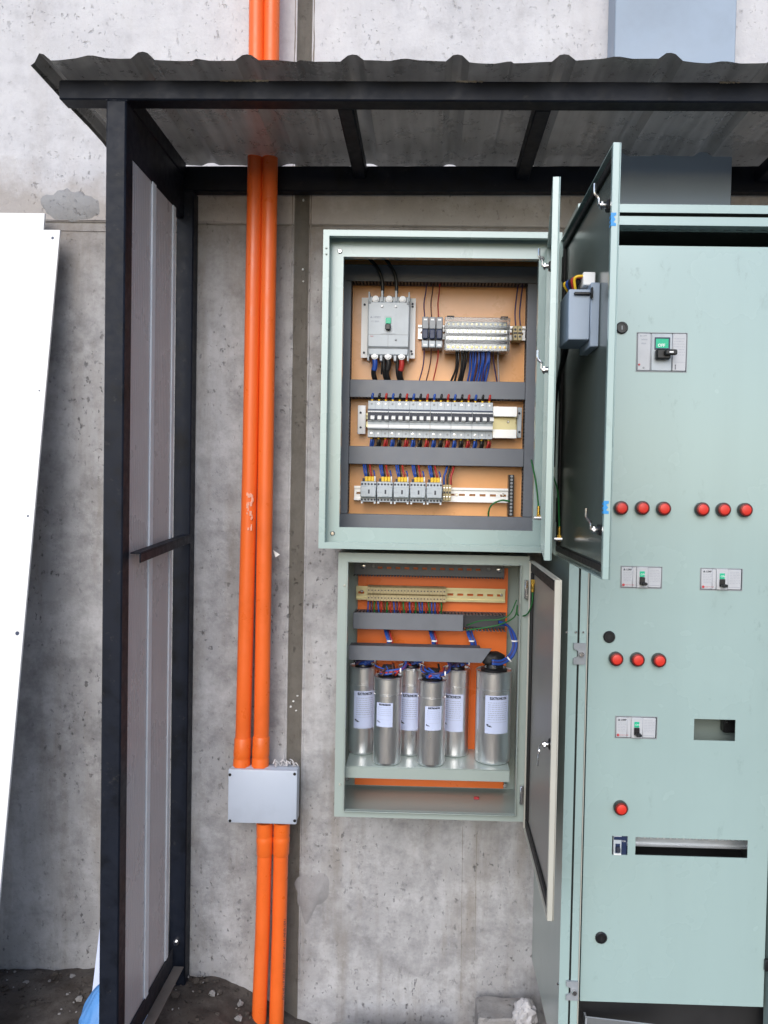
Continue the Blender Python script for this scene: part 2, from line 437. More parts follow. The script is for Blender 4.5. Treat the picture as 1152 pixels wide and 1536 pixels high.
def patch(pts, mt, amp, seed, h=.0016):
    P = [at(x, y, WALL_D) for x, y in pts]; n = len(P); poly = []
    for i in range(n):
        for k in range(6):
            t = k/6; a, b, c, d = P[i-1], P[i], P[(i+1) % n], P[(i+2) % n]
            q = .5*((2*b)+(c-a)*t+(2*a-5*b+4*c-d)*t*t+(3*b-a-3*c+d)*t**3)
            j = Vector((noise.noise((q.x*40, q.z*40, seed)), 0, noise.noise((q.x*40, q.z*40, seed+9))))*amp
            poly.append(((q+j).x, (q+j).z))
    c = (sum(p[0] for p in poly)/len(poly), sum(p[1] for p in poly)/len(poly))
    bm = bmesh.new(); A = [bm.verts.new((x, .001, z)) for x, z in poly]
    B = [bm.verts.new((c[0]+(x-c[0])*.93, -h, c[1]+(z-c[1])*.93)) for x, z in poly]; k = len(A)
    for i in range(k): bm.faces.new((A[i], A[(i+1) % k], B[(i+1) % k], B[i]))
    bm.faces.new(B)
    mb = MB(); mb.bm.free(); mb.bm = bm; mb.build('mortar_patch', mt, wall, smooth=180)
patch([(444, 1320), (456, 1311), (468, 1315), (482, 1307), (494, 1322), (492, 1346), (476, 1360), (466, 1376), (458, 1388), (452, 1366), (445, 1345)], 'patch', .005, 1, .001)
patch([(62, 303), (80, 288), (100, 282), (125, 290), (148, 300), (147, 325), (120, 332), (88, 330), (70, 322)], 'patch_up', .012, 2)
# paint spots / cement crumbs stuck on the mortar strip
for px, py in ((440, 1052), (446, 1044), (436, 1060), (444, 1066), (455, 300), (454, 404), (455, 422)):
    p = at(px, py, WALL_D)
    MB().blob((p.x, .001, p.z), .0032, 1, .5, 7, px, (1, .8, random.uniform(.7, 1.6))).build('cement_crumb', 'white', wall)

# ---- things at the foot of the wall
def slab(x0, x1, y0, y1, z0, z1, mt, name, label, cat, seed):
    bm = bmesh.new()
    mb = MB(); mb.bm.free(); mb.bm = bm; mb.box(x0, x1, y0, y1, z0, z1, .004)
    bmesh.ops.subdivide_edges(bm, edges=bm.edges[:], cuts=5, use_grid_fill=True)
    for v in bm.verts:
        v.co += Vector((noise.noise(v.co*25+Vector((seed, 0, 0))), noise.noise(v.co*25+Vector((0, seed, 0))), noise.noise(v.co*25+Vector((0, 0, seed)))))*.004
    return tag(mb.build(name, mt, smooth=30), label, cat)
a, b = at(497, 1531, 1.93), at(681, 1525, 1.93)
slab(a.x, b.x, Y(1.80), Y(1.93), -.13, a.z-.001, 'slab', 'concrete_slab', 'flat grey concrete slab lying at the foot of the wall', 'slab', 3)
a, b = at(713, 1497, 1.985), at(798, 1497, 1.985)
slab(a.x, b.x, Y(1.90), Y(1.99), -.13, a.z+.004, 'slab', 'concrete_block', 'rough grey concrete block against the wall beside the white bag', 'block', 8)
p = at(788, 1516, 1.90)
mb = MB(); mb.blob((p.x, Y(1.90), p.z-.010), .038, 4, .24, 7, 5, (.8, .7, .95))
tag(mb.build('plastic_bag', 'bag', smooth=32), 'crumpled dusty white plastic bag beside the tall cabinet foot', 'bag')
mb = MB(); rr = random.Random(3)
for i in range(420):
    x = rr.uniform(-1.25, .42); y = -abs(rr.gauss(0, .10))-.01
    s_ = min(1, max(0, (x+.56)/.3)); s_ = s_*s_*(3-2*s_)
    mb.blob((x, y, -.010-.125*s_), min(.012, .0015+rr.expovariate(1/.0028)), 1, .5, 7, i, (1, 1, .7))
mb.build('rubble', 'dirt', kind='stuff', smooth=0)
mb = MB(); rr = random.Random(12)
for i in range(130):
    x = rr.uniform(-1.25, .42); y = -abs(rr.gauss(0, .09))-.01
    s_ = min(1, max(0, (x+.56)/.3)); s_ = s_*s_*(3-2*s_)
    mb.blob((x, y, -.010-.125*s_), min(.011, .0015+rr.expovariate(1/.003)), 1, .6, 7, i, (1, 1, .7))
mb.build('gravel', 'slab', kind='stuff', smooth=0)

# ---- white sheets leaning on the wall at the left
def lean(pts_bottom, pts_top, th, mt, name, label, cat):
    """sheet through bottom left/right and top right/left points, with thickness"""
    bl, br = pts_bottom; tr_, tl = pts_top
    nrm = (br-bl).cross(tl-bl).normalized()
    if nrm.y > 0: nrm = -nrm
    bm = bmesh.new(); A = [bm.verts.new(p) for p in (bl, br, tr_, tl)]; B = [bm.verts.new(p-nrm*th) for p in (bl, br, tr_, tl)]
    bm.faces.new(A); bm.faces.new(B[::-1])
    for i in range(4): bm.faces.new((A[i], A[(i+1) % 4], B[(i+1) % 4], B[i]))
    return bm, nrm
tr = at(89, 345, 1.955); xr = tr.x
bl_d = 1.62
def sheet(px_tr, py_t, d_t, d_b, width, name, label):
    t = at(px_tr, py_t, d_t); x = t.x
    bm, n = lean((Vector((x-width, Y(d_b), -.005)), Vector((x, Y(d_b), -.005))), (t, Vector((x-width, t.y, t.z))), .006, 'sheetw', name, label, 'sheet')
    return bm, n, t
t_w = thing('white_sheet', 'white sheet with screw holes leaning nearest against the wall at left', 'sheet', (at(89, 345, 1.955).x-.3, Y(1.66), 0), 'white sheets leaning on the wall')
bm, nr, tp = sheet(90, 345, 1.955, 1.63, .62, '', '')
mb = MB(); mb.bm.free(); mb.bm = bm; mb.build('sheet', 'sheetw', t_w)
for px, py, r in ((79, 357, .0035), (59, 586, .002), (42, 774, .0025), (26, 950, .0048)):
    d = 1.955
    for _ in range(12):                                          # walk on to the sheet plane
        q = at(px, py, d); tt = (q.z+.005)/(tp.z+.005); d = 1.63+(1.955-1.63)*tt
    MB().cyl(q+nr*.0004, q-nr*.001, r, 10).build('screw_hole', 'navy', t_w)
bm, nr2, tp2 = sheet(67, 320, 1.975, 1.70, .20, '', '')
mb = MB(); mb.bm.free(); mb.bm = bm
tag(mb.build('white_sheet', 'sheetw'), 'taller white sheet leaning behind the sheet with screw holes', 'sheet', 'white sheets leaning on the wall')
# pale offcut and blue drum behind the front post
bm, _ = lean((Vector((at(133, 1500, 1.80).x, Y(1.80), .0)), Vector((at(133, 1500, 1.80).x+.14, Y(1.80), .0))), (at(152, 1372, 1.93)+Vector((.12, 0, 0)), at(152, 1372, 1.93)), .006, 'label', '', '', '')
mb = MB(); mb.bm.free(); mb.bm = bm
tag(mb.build('sheet_offcut', 'label'), 'pale blue sheet offcut leaning behind the front post by the blue plastic', 'offcut')
p = Vector((-.708, Y(1.75), 0))
bm = bmesh.new(); rows = []
for i in range(34):                                              # bunched plastic: a draped heap with creases running down
    t_ = i/33; r = .078*math.sin(min(1, t_*1.02+.02)*PI/2)**.72 if i else .002
    row = []
    for k in range(72):
        a_ = 2*PI*k/72
        cr = 1-abs(noise.noise((math.cos(a_)*2.6, math.sin(a_)*2.6, t_*1.6)))
        fold = .016*(cr-.75)*t_+.006*noise.noise((math.cos(a_)*7, math.sin(a_)*7, t_*6))*t_
        rr_ = r+fold
        row.append(bm.verts.new((p.x+rr_*math.cos(a_), p.y+rr_*math.sin(a_)*.8, .128-.19*t_**1.55+.010*noise.noise((math.cos(a_)*3*t_, math.sin(a_)*3*t_, 7)))))
    rows.append(row)
for A, B in zip(rows, rows[1:]):
    for k in range(72): bm.faces.new((A[k], A[(k+1) % 72], B[(k+1) % 72], B[k]))
bm.faces.new(rows[0]); bm.faces.new(rows[-1][::-1])
mb = MB(); mb.bm.free(); mb.bm = bm
tag(mb.build('plastic_sheet', 'bluep', smooth=60), 'bunched blue plastic sheet partly hidden behind the front black post', 'plastic sheet')

# ================================================================== CANOPY
H = CAM_H
M['seal'] = paint('old_sealant', (.34, .31, .26), .7, .1, 30)
can = thing('steel_canopy', 'black steel frame canopy with a ribbed metal roof over the panels', 'canopy', (0, Y(1.75), 0))
x_l = at(88, 135, 1.586).x
zt = at(300, 119, 1.586).z                       # top of the front beam
XR = 1.25
# front beam follows the photograph: it sags very slightly to the right
def bar(p0, p1, wy, wz, name, mt='black', bev=.003):
    """rectangular tube along X between two points given by its top front edge"""
    mb = MB()
    x0, z0 = p0; x1, z1 = p1
    mb.box(x0, x1, 0, wy, -wz, 0, bev)
    for v in mb.bm.verts: v.co.z += z0+(z1-z0)*(v.co.x-x0)/(x1-x0)
    return mb
zb0, zb1 = at(88, 119, 1.586).z, at(1152, 123, 1.586).z
sl = (zb1-zb0)/(at(1152, 123, 1.586).x-x_l)
m_ = bar((x_l, zb0), (XR, zb0+sl*(XR-x_l)), .04, .04, 'front_beam')
for v in m_.bm.verts: v.co.y += Y(1.586)
m_.build('front_beam', 'black', can)
zr0 = at(270, 256, 1.975).z; zr1 = at(1150, 256, 1.975).z
xrl = at(262, 270, 1.975).x
m_ = bar((xrl, zr0+.015), (XR, zr0+.015+(zr1-zr0)/(at(1150, 256, 1.975).x-xrl)*(XR-xrl)), .03, .063, 'rear_beam')
for v in m_.bm.verts: v.co.y += Y(1.982)
m_.build('rear_beam', 'black', can)
# posts
xa, xb = at(157.5, 350, 1.586).x, at(187.5, 350, 1.586).x
MB().box(xa, xb, Y(1.586), Y(1.626), -.12, zb0-.040, .003).build('post', 'black', can)
xc, xd = at(260.5, 700, 1.972).x, at(286, 700, 1.972).x
rp = MB().box(xc, xd, Y(1.972), Y(2.013), -.12, zr0-.049, .003).build('post', 'black', can)
p = at(265, 1412, 1.972)
MB().cyl((p.x, Y(1.972), p.z), (p.x, Y(1.966), p.z), .008, 16).cyl((p.x, Y(1.966), p.z), (p.x, Y(1.960), p.z), .005, 6).build('bolt', 'steel', can)
for X_ in (XR-.05,):
    MB().box(X_, X_+.04, Y(1.586), Y(1.626), -.12, zb0-.05, .003).build('post', 'black', can)
    MB().box(X_, X_+.04, Y(1.972), Y(2.013), -.12, zr0-.06, .003).build('post', 'black', can)
# side beam, side plate
MB().box(xa+.002, xa+.04, Y(1.6265), Y(1.9815), zb0-.040, zb0-.001, .003).build('side_beam', 'black', can)
zp = at(196, 241, 1.63).z
MB().box(xb-.022, xb-.002, Y(1.6265), Y(1.9715), zp, zb0-.0405, .002).build('side_plate', 'black', can)
# rafters
for pf, pr in ((518, 541), (815, 789)):
    x = at(pf, 165, 1.626).x
    MB().box(x-.0165, x+.0165, Y(1.6265), Y(1.9815), zb0-.036, zb0-.002, .003).build('rafter', 'black', can)
MB().box(.80, .833, Y(1.6265), Y(1.9815), zb0-.036, zb0-.002, .003).build('rafter', 'black', can)
# brace angle
xi = xb+.001
z0 = at(195, 829, 1.62).z
for bx in ((xi, xi+.022, z0-.003, z0), (xi+.0195, xi+.022, z0-.022, z0-.0032)):
    mb = MB(); mb.box(bx[0], bx[1], Y(1.627), Y(1.985), bx[2], bx[3], .0008)
    for v in mb.bm.verts: v.co.z += .020*(v.co.y-Y(1.627))/(1.985-1.627)      # the brace rises towards the wall
    mb.build('brace', 'black', can)
mb = MB(); rr = random.Random(31)
for i in range(22):
    x = xa+(xb-xa)*(i+.5)/22
    mb.blob((x, Y(1.586)+.0015, zb0-.0405), .0024, 1, .4, 5, i, (1.1, .9, .9))
for i in range(18):
    mb.blob((xb+.0004, Y(1.588)+.0022*i, zb0-.0405), .0022, 1, .4, 5, i, (.9, 1.1, .9))
mb.build('weld_bead', 'black', can)
for q0, q1 in ((330, 402), (684, 724), (1080, 1110)):
    mb = MB(); a, b = at(q0, 119.6+q0*.0035, 1.584), at(q1, 119.6+q1*.0035, 1.584); k = int((b.x-a.x)/.004)
    for i in range(k):
        p = a.lerp(b, (i+.5)/k)
        if noise.noise((i*.35, q0, 0)) > -.25: mb.blob((p.x, p.y+.002, p.z+.0005), .0034, 1, .5, 6, i+q0, (1.1, .7, .45+.4*rr.random()))
    mb.build('sealant', 'seal', can)
# ribbed wall panels at the side
def ribbed(d0, d1, name):
    pts = []; n = max(2, int(round((d1-d0)/.0105)))
    for i in range(n):
        a = d0+(d1-d0)*i/n; s = (d1-d0)/n
        pts += [(xi-.004, a+.0006), (xi-.004, a+s-.0012), (xi-.0052, a+s-.0006)]
    front = [(x, Y(d)) for x, d in pts]
    poly = front+[(xi-.014, Y(d1)), (xi-.014, Y(d0))]
    return MB().prism(poly, 'Z', ZS, zp+.002).build(name, 'panel', can, smooth=0)
ZS = at(253, 1450, 1.87).z
ribbed(1.628, 1.742, 'side_panel'); ribbed(1.766, 1.885, 'side_panel')
MB().box(xi-.004, xi-.0005, Y(1.743), Y(1.765), ZS, zp+.002, .001).box(xi-.016, xi-.0045, Y(1.752), Y(1.757), ZS, zp+.002).build('panel_joint', 'alu', can)
MB().box(xi-.014, xi-.001, Y(1.886), Y(1.904), ZS, zp+.002, .001).build('panel_edge', 'alu', can)
zs = at(262, 1466, 1.90).z
MB().box(xi-.003, xi-.0006, Y(1.59), Y(1.94), zs, ZS+.004, .0006).build('sill', 'black', can)
MB().box(xi, xi+.026, Y(1.50), Y(1.945), zs-.003, zs, .0008).build('sill', 'sill', can)
# roof sheet
bm = bmesh.new()
pitch_r = (at(1005, 100, 1.524).x-at(215, 100, 1.524).x)/5
rx0 = at(215, 100, 1.524).x
def prof(x):
    u = ((x-rx0)/pitch_r+.5) % 1-.5; a = abs(u)*pitch_r; hr = .0165+.005*noise.noise((round((x-rx0)/pitch_r)*3.7, 1, 2))
    if a < .007: return hr
    if a < .023: return hr*(1-(a-.007)/.016)
    b = abs(a-pitch_r/2)
    if b < .006: return .004
    if abs(a-pitch_r/4-.004) < .005: return .003
    return 0
xs = []
xl = at(47, 104, 1.524).x
n0 = int((xl-rx0)/pitch_r)-1
for k in range(-2, 9):
    c = rx0+k*pitch_r
    for q in (-.5*pitch_r+.001, -.5*pitch_r+.006, -.36*pitch_r, -.30*pitch_r, -.22*pitch_r, -.18*pitch_r, -.023, -.016, -.009, 0, .009, .016, .023, .18*pitch_r, .22*pitch_r, .30*pitch_r, .36*pitch_r, .5*pitch_r-.006):
        if xl <= c+q <= 1.6: xs.append(c+q)
xs = [xl, xl+.006]+xs
ds = [1.520, 1.526, 1.534, 1.545, 1.56, 1.58, 1.62, 1.70, 1.78, 1.86, 1.92, 1.97, 1.996]
RZ = zb0+.001
rows = []
for d in ds:
    r = []
    for x in xs:
        fe = max(0, 1-(d-1.520)/.05)
        z = RZ+sl*(x-x_l)+prof(x)*(1-.15*fe)*(1-.55*min(1, max(0, (d-1.84)/.12)))
        z += .003*noise.noise((x*4.5, d*6, 2))+.0022
        z += fe*(.011*noise.noise((x*4, 0, 4))+.003*noise.noise((x*17, 0, 8)))
        if x < xl+.01: z += -.016
        yy = Y(d)+fe*.006*noise.noise((x*7, 3, 1))
        if d > 1.9: z += .0035*noise.noise((x*13, d, 6))*min(1, (d-1.9)/.08)-.006
        r.append(bm.verts.new((x, yy, z)))
    rows.append(r)
for a, b in zip(rows, rows[1:]):
    for i in range(len(a)-1): bm.faces.new((a[i], a[i+1], b[i+1], b[i]))
bmesh.ops.solidify(bm, geom=bm.faces[:], thickness=.0012)
mb = MB(); mb.bm.free(); mb.bm = bm; mb.build('roof_sheet', 'galv', can, smooth=30)

# ================================================================== TRUNKING, PIPES, JUNCTION BOX
a = rect(922, -220, 1103, 308, 1.925)
tk = thing('cable_trunking', 'wide blue grey cable trunking coming down the wall through the roof', 'trunking', ((a[0]+a[1])/2, Y(1.97), at(1010, 308, 1.925).z))
x0, x1 = at(922, 60, 1.925).x, at(1104, 60, 1.925).x
zbt = at(1010, 308, 1.93).z-.02
MB().box(x0+.002, x1-.002, Y(1.934), Y(2.014), zbt, 3.2, .003).build('body', 'trunk', tk)
MB().box(x0, x1, Y(1.926), Y(1.9335), zbt, 3.2, .002).build('cover', 'trunk', tk)

PD = 1.948
def pipe(label, pts, r, socket=None, up=False, print_at=None, marks=False):
    P = [at(x, y, PD) for x, y in pts]
    t = thing('conduit_pipe', label, 'pipe', P[-1] if not up else P[0], 'orange conduit pipes on the wall')
    mb = MB(); mb.tube(P, r, 28, 1); mb.build('pipe', 'pvc', t)
    if socket:
        s0, s1 = at(*socket[0], PD), at(*socket[1], PD)
        L = (s1-s0).length; ax = (s1-s0).normalized()
        prof_ = [(r+.0002, 0), (r*1.10, .003), (r*1.10, .030), (r*1.13, .034), (r*1.13, L*.52), (r*1.07, L*.56), (r*1.07, L*.60), (r*1.12, L*.64), (r*1.12, L)]
        mb = MB(); mb.lathe((0, 0, 0), prof_, 32)
        q = Vector((0, 0, 1)).rotation_difference(ax).to_matrix()
        for v in mb.bm.verts: v.co = q @ v.co+s0
        mb.build('socket', 'pvc_joint', t)
    return t, P
R_ = 11.6*PD/F
upz = 1250
p1, P1 = pipe('left orange pipe running from the roof down to the junction box', [(388, -260), (383, 250), (375, 700), (364.5, 1110)], R_, ((364.5, 1106), (362, 1158)))
p2, P2 = pipe('right orange pipe running from the roof down to the junction box', [(411, -260), (405, 250), (398.5, 700), (392, 1110)], R_, ((392, 1104), (390, 1158)))
p3, P3 = pipe('left orange pipe leaving the junction box down to the ground', [(397, 1275), (394, 1390), (386.5, 1580)], R_*.96, ((397, 1282), (397, 1233)))
p4, P4 = pipe('right orange pipe leaving the junction box down to the ground', [(421.5, 1275), (419, 1390), (413, 1580)], R_*.96, ((421.5, 1282), (423, 1233)))
text('PVC-U  110  EN 1401', .0075, at(365.5, 882, PD-.0125), 'ink', p1, 'pipe_print', 'up')
text('PVC-U 40 x 1.9  UNE-EN 1329-1  PVC-U 40 x 1.9  UNE-EN 1329-1', .0075, at(424.5, 1500, PD-.0145)+Vector((.004, 0, 0)), 'ink', p4, 'pipe_print', 'up')
rr = random.Random(5)
mb = MB()
for i in range(26):                                              # scuffed paint on the left pipe
    py = 742+rr.random()**1.3*52; px = 376+(790-py)*.03+rr.uniform(-5, 4)
    c = at(px, py, PD); ddx = c.x-at(375, py, PD).x
    yy = -math.sqrt(max(0, R_*R_-ddx*ddx))
    mb.box(c.x-rr.uniform(.0006, .003), c.x+rr.uniform(.0006, .003), c.y+yy-.0005, c.y+yy+.002, c.z-rr.uniform(.001, .007), c.z+rr.uniform(.001, .007))
mb.build('paint_scuff', 'scuff', p1)

a = rect(341.5, 1155, 445.5, 1236, 1.915)
jb = thing('junction_box', 'pale blue grey junction box joining the orange pipes', 'junction box', ((a[0]+a[1])/2, Y(1.96), a[2]))
MB().box(a[0]+.001, a[1]-.001, Y(1.928), Y(1.962), a[2]+.001, a[3]-.001, .006, 2).build('box', 'bluegrey', jb)
MB().box(a[0], a[1], Y(1.915), Y(1.927), a[2], a[3], .004, 2).build('lid', 'bluegrey', jb)
for px, py in ((345, 1162), (442, 1161), (345, 1231), (442, 1231)):
    p = at(px, py, 1.915)
    MB().cyl((p.x, Y(1.9135), p.z), (p.x, Y(1.916), p.z), .0036, 12).build('screw', 'blackp', jb)
MB().box(a[0]+.02, a[1]-.02, Y(1.9625), Y(2.013), a[2]+.02, a[3]-.02).build('back_spacer', 'bluegrey', jb)
# curled shavings of cable ties on top of the box
mb = MB(); rr = random.Random(9)
for i in range(16):
    p = at(rr.uniform(412, 443), 1150, 1.945); p.z = a[3]+.001
    q = p+Vector((rr.uniform(-.02, .02), rr.uniform(-.015, .015), rr.uniform(.0, .016)))
    mb.tube([p+Vector((0, 0, 0)), (p+q)/2+Vector((0, 0, rr.uniform(.002, .014))), q], .0016, 5, 4)
p = at(425, 1150, 1.945); p.z = a[3]; mb.tube([p, p+Vector((-.001, 0, .015)), p+Vector((.001, 0, .028))], .0013, 5, 3)
o = mb.build('cut_tie_ends', 'bag'); tag(o, 'small heap of cut grey tie ends on top of the junction box', 'tie ends')
# tape tail by the right pipe
p = at(411, 830, 1.97)
MB().prism([(p.x-.002, p.z+.008), (p.x+.015, p.z-.003), (p.x+.004, p.z-.010)], 'Y', p.y, p.y+.0015).build('tape_tail', 'white', p2)

# ================================================================== ENCLOSURE HELPERS
def put(mb, fn):
    for v in mb.bm.verts: v.co = fn(v.co)
    return mb
def hinge_frame(hx, hy, fx, fy):
    e = Vector((fx-hx, fy-hy, 0)); L = e.length; e.normalize(); n = Vector((-e.y, e.x, 0))
    return L, lambda c: Vector((hx, hy, 0))+e*c.x+n*c.y+Vector((0, 0, c.z))
def pan_door(encl, name, hx, hy, fx, fy, z0, z1, T, mat, inmat, lip=.012, label=None):
    """folded sheet steel door seen from its back: x along its width, y through its thickness"""
    L, W = hinge_frame(hx, hy, fx, fy)
    mb = MB()
    t = .0022
    mb.box(0, L, T-t, T, z0, z1, .001)
    mb.box(L-t, L, 0, T-t-.0002, z0, z1, .0007).box(0, t, 0, T-t-.0002, z0, z1, .0007)
    mb.box(t+.0002, L-t-.0002, 0, T-t-.0002, z1-t, z1-.0003, .0005).box(t+.0002, L-t-.0002, 0, T-t-.0002, z0+.0003, z0+t, .0005)
    mb.box(L-lip, L-t-.0003, .0004, .0004+t, z0+t+.0003, z1-t-.0003, .0005)
    put(mb, W); d = mb.build(name, mat, encl, label=label)
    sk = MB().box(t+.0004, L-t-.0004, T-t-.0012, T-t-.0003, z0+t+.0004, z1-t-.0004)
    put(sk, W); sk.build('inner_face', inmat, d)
    return d, L, W
def gasket(door, L, W, z0, z1, T, ins=.014, wd=.012, h=.009):
    y1 = T-.0036; y0 = y1-h; mb = MB()
    mb.box(ins, L-ins, y0, y1, z1-ins-wd, z1-ins, .002).box(ins, L-ins, y0, y1, z0+ins, z0+ins+wd, .002)
    mb.box(ins, ins+wd, y0, y1, z0+ins+wd, z1-ins-wd, .002).box(L-ins-wd, L-ins, y0, y1, z0+ins+wd, z1-ins-wd, .002)
    put(mb, W); mb.build('gasket', 'blackr', door)
def cam_latch(door, W, u, z, T, up=True, key=False):
    """quarter turn lock on the back of a door: body, nut, cranked cam"""
    yb = T-.0036
    mb = MB(); mb.box(u-.009, u+.008, yb-.010, yb, z-.009, z+.009, .002); put(mb, W)
    lk = mb.build('lock', 'blackp', door)
    mb = MB(); mb.cyl((u, yb-.021, z), (u, yb-.0102, z), .0055, 12).cyl((u, yb-.019, z), (u, yb-.016, z), .0075, 6)
    if not key:
        mb.box(u-.005, u+.005, yb-.024, yb-.0215, z, z+.012, .001)
        k = MB(); s = 1 if up else -1
        k.tube([(u, yb-.0225, z+.010), (u, yb-.0232, z+.014), (u-.0005, yb-.029, z+.021), (u-.0005, yb-.0295, z+.036)], .0026, 8, 4)
        put(k, W)
    put(mb, W)
    mb.build('cam', 'steel', door)
    if not key: k.build('cam', 'steel', door)
def screw(parent, p, d, r=.004, mat='steel', name='screw', h=.003):
    MB().lathe((p.x, Y(d), p.z), [(r, 0), (r, h*.5), (r*.7, h), (r*.1, h)], 12, 'Y').build(name, mat, parent)
def screws(parent, pix, d, r=.004, mat='steel'):
    for px, py in pix: screw(parent, at(px, py, d), d, r, mat)
ducts = []
def duct(label, r, dF, dB, orient, cover=1.0, mat='duct', mouth=None, group=None):
    """slotted wiring duct: base, toothed side walls, snap-on cover"""
    x0, x1, z0, z1 = r
    t = thing('wiring_duct', label, 'wiring duct', ((x0+x1)/2, Y(dB), (z0+z1)/2), group or 'grey wiring ducts')
    MB().box(x0+.001, x1-.001, Y(dB)-.002, Y(dB)-.0002, z0+.001, z1-.001).build('base', 'duct_dk', t)
    f = MB(); ya, yb = Y(dF)+.0032, Y(dB)-.0022; base = .4*(yb-ya)
    if orient == 'H':
        for zz in ((z0+.0008, z0+.0022), (z1-.0022, z1-.0008)):
            f.box(x0+.001, x1-.001, yb-base*.4, yb, *zz)
            n = int((x1-x0)/.0084)
            for i in range(n):
                a = x0+.001+(x1-x0-.002)*i/n; f.box(a, a+.0046, ya, yb-base*.4, *zz)
    else:
        for xx in ((x0+.0008, x0+.0022), (x1-.0022, x1-.0008)):
            f.box(*xx, yb-base*.4, yb, z0+.001, z1-.001)
            n = int((z1-z0)/.0084)
            for i in range(n):
                a = z0+.001+(z1-z0-.002)*i/n; f.box(*xx, ya, yb-base*.4, a, a+.0046)
    f.build('side_teeth', 'duct_dk', t, smooth=0, kind='stuff')
    xe = x0+(x1-x0)*cover
    MB().box(x0, xe, Y(dF), Y(dF)+.003, z0, z1, .001).build('cover', mat, t)
    return t
def din_rail(label, px0, px1, pyc, d, h=.035, mat='rail', slots=True, hole_d=.012, dep=.0075):
    """35 mm top-hat rail with oblong slots, built from two brims and a slotted web"""
    c0, c1 = at(px0, pyc, d), at(px1, pyc, d); zc = at((px0+px1)/2, pyc, d).z
    t = thing('din_rail', label, 'rail', ((c0.x+c1.x)/2, Y(d), zc), 'mounting rails')
    x0, x1 = c0.x, c1.x; y = Y(d)
    hs = []
    if slots:
        k = int((x1-x0)/.025)
        for i in range(k):
            c = x0+(i+.5)*(x1-x0)/k; hs.append((c-.0075, c+.0075, zc-.0028, zc+.0028))
    MB().plate(x0, x1, zc-h*.36, zc+h*.36, y+dep-.001, y+dep, hs).build('web', mat, t, smooth=0)
    for s in (-1, 1):
        mb = MB(); mb.box(x0, x1, y, y+.001, zc+s*h*.36, zc+s*h*.5)
        mb.box(x0, x1, y+.0011, y+dep-.0011, zc+s*h*.36, zc+s*(h*.36-.001)); mb.build('brim', mat, t, smooth=0)
    return t, x0, x1, zc
def wire(parent, pts, r, mat, name='wire', n=6, sub=5):
    return MB().tube(pts, r, n, sub).build(name, mat, parent, smooth=180, label=M[mat].name.replace('_', ' '))

# ================================================================== UPPER WALL ENCLOSURE
DU = 1.765
ux0, ux1 = at(481.5, 582, DU).x, at(838, 582, DU).x
uz0, uz1 = at(650, 826, DU).z, at(650, 346.5, DU).z
UE = thing('wall_enclosure', 'upper pale green wall enclosure with breakers and two open doors', 'enclosure', ((ux0+ux1)/2, Y(1.9), uz0))
t = .002
mb = MB()
mb.box(ux0, ux0+t, Y(DU)+.0012, Y(2.013), uz0, uz1).box(ux1-t, ux1, Y(DU)+.0012, Y(2.013), uz0, uz1)
mb.box(ux0+t, ux1-t, Y(DU)+.0012, Y(2.013), uz0, uz0+t).box(ux0+t, ux1-t, Y(DU)+.0012, Y(2.013), uz1-t, uz1)
mb.box(ux0+t, ux1-t, Y(2.010), Y(2.0125), uz0+t, uz1-t)
mb.build('body', 'green', UE, smooth=0)
hx0, hx1 = at(490.5, 582, DU).x, at(829, 582, DU).x
hz0, hz1 = at(650, 816.5, DU).z, at(650, 355.5, DU).z
mb = MB(); mb.plate(ux0, ux1, uz0, uz1, Y(DU)-.0012, Y(DU)+.001, [(hx0, hx1, hz0, hz1)])
for a in ((hx0-.002, hx0, hz0-.002, hz1+.002), (hx1, hx1+.002, hz0-.002, hz1+.002), (hx0, hx1, hz0-.002, hz0), (hx0, hx1, hz1, hz1+.002)):
    mb.box(a[0], a[1], Y(DU)+.0012, Y(DU)+.014, a[2], a[3])
mb.build('front_lip', 'green', UE, smooth=0)
DI = 1.802
iz0, iz1 = at(650, 793.5, DI).z, at(650, 386.5, DI).z
ix0, ix1 = at(512, 590, DI).x, at(804, 590, DI).x
MB().plate(ux0+.003, ux1-.003, uz0+.003, uz1-.003, Y(DI), Y(DI)+.0016, [(ix0, ix1, iz0, iz1)]).build('inner_frame', 'green', UE, smooth=0)
mb = MB(); k = .018
for a in ((ix0-.0015, ix0, iz0, iz1), (ix1, ix1+.0015, iz0, iz1)): mb.box(a[0], a[1], Y(DI)+.0018, Y(DI)+k, a[2], a[3])
for a in ((ix0, ix1, iz0-.0015, iz0), (ix0, ix1, iz1, iz1+.0015)): mb.box(a[0], a[1], Y(DI)+.0018, Y(DI)+k, a[2], a[3])
mb.build('inner_frame', 'green', UE, smooth=0)
screws(UE, ((510, 377), (499, 800), (813, 388)), DI, .0055)
screws(UE, ((489.5, 372), (489.5, 381)), DU-.0012, .0025, 'greyg')
DP = 1.985
px0_, px1_ = at(514, 590, DP).x, at(800, 590, DP).x
MB().box(px0_-.03, px1_+.03, Y(DP), Y(DP)+.002, at(650, 802, DP).z, at(650, 380, DP).z).build('mounting_plate', 'peach', UE)
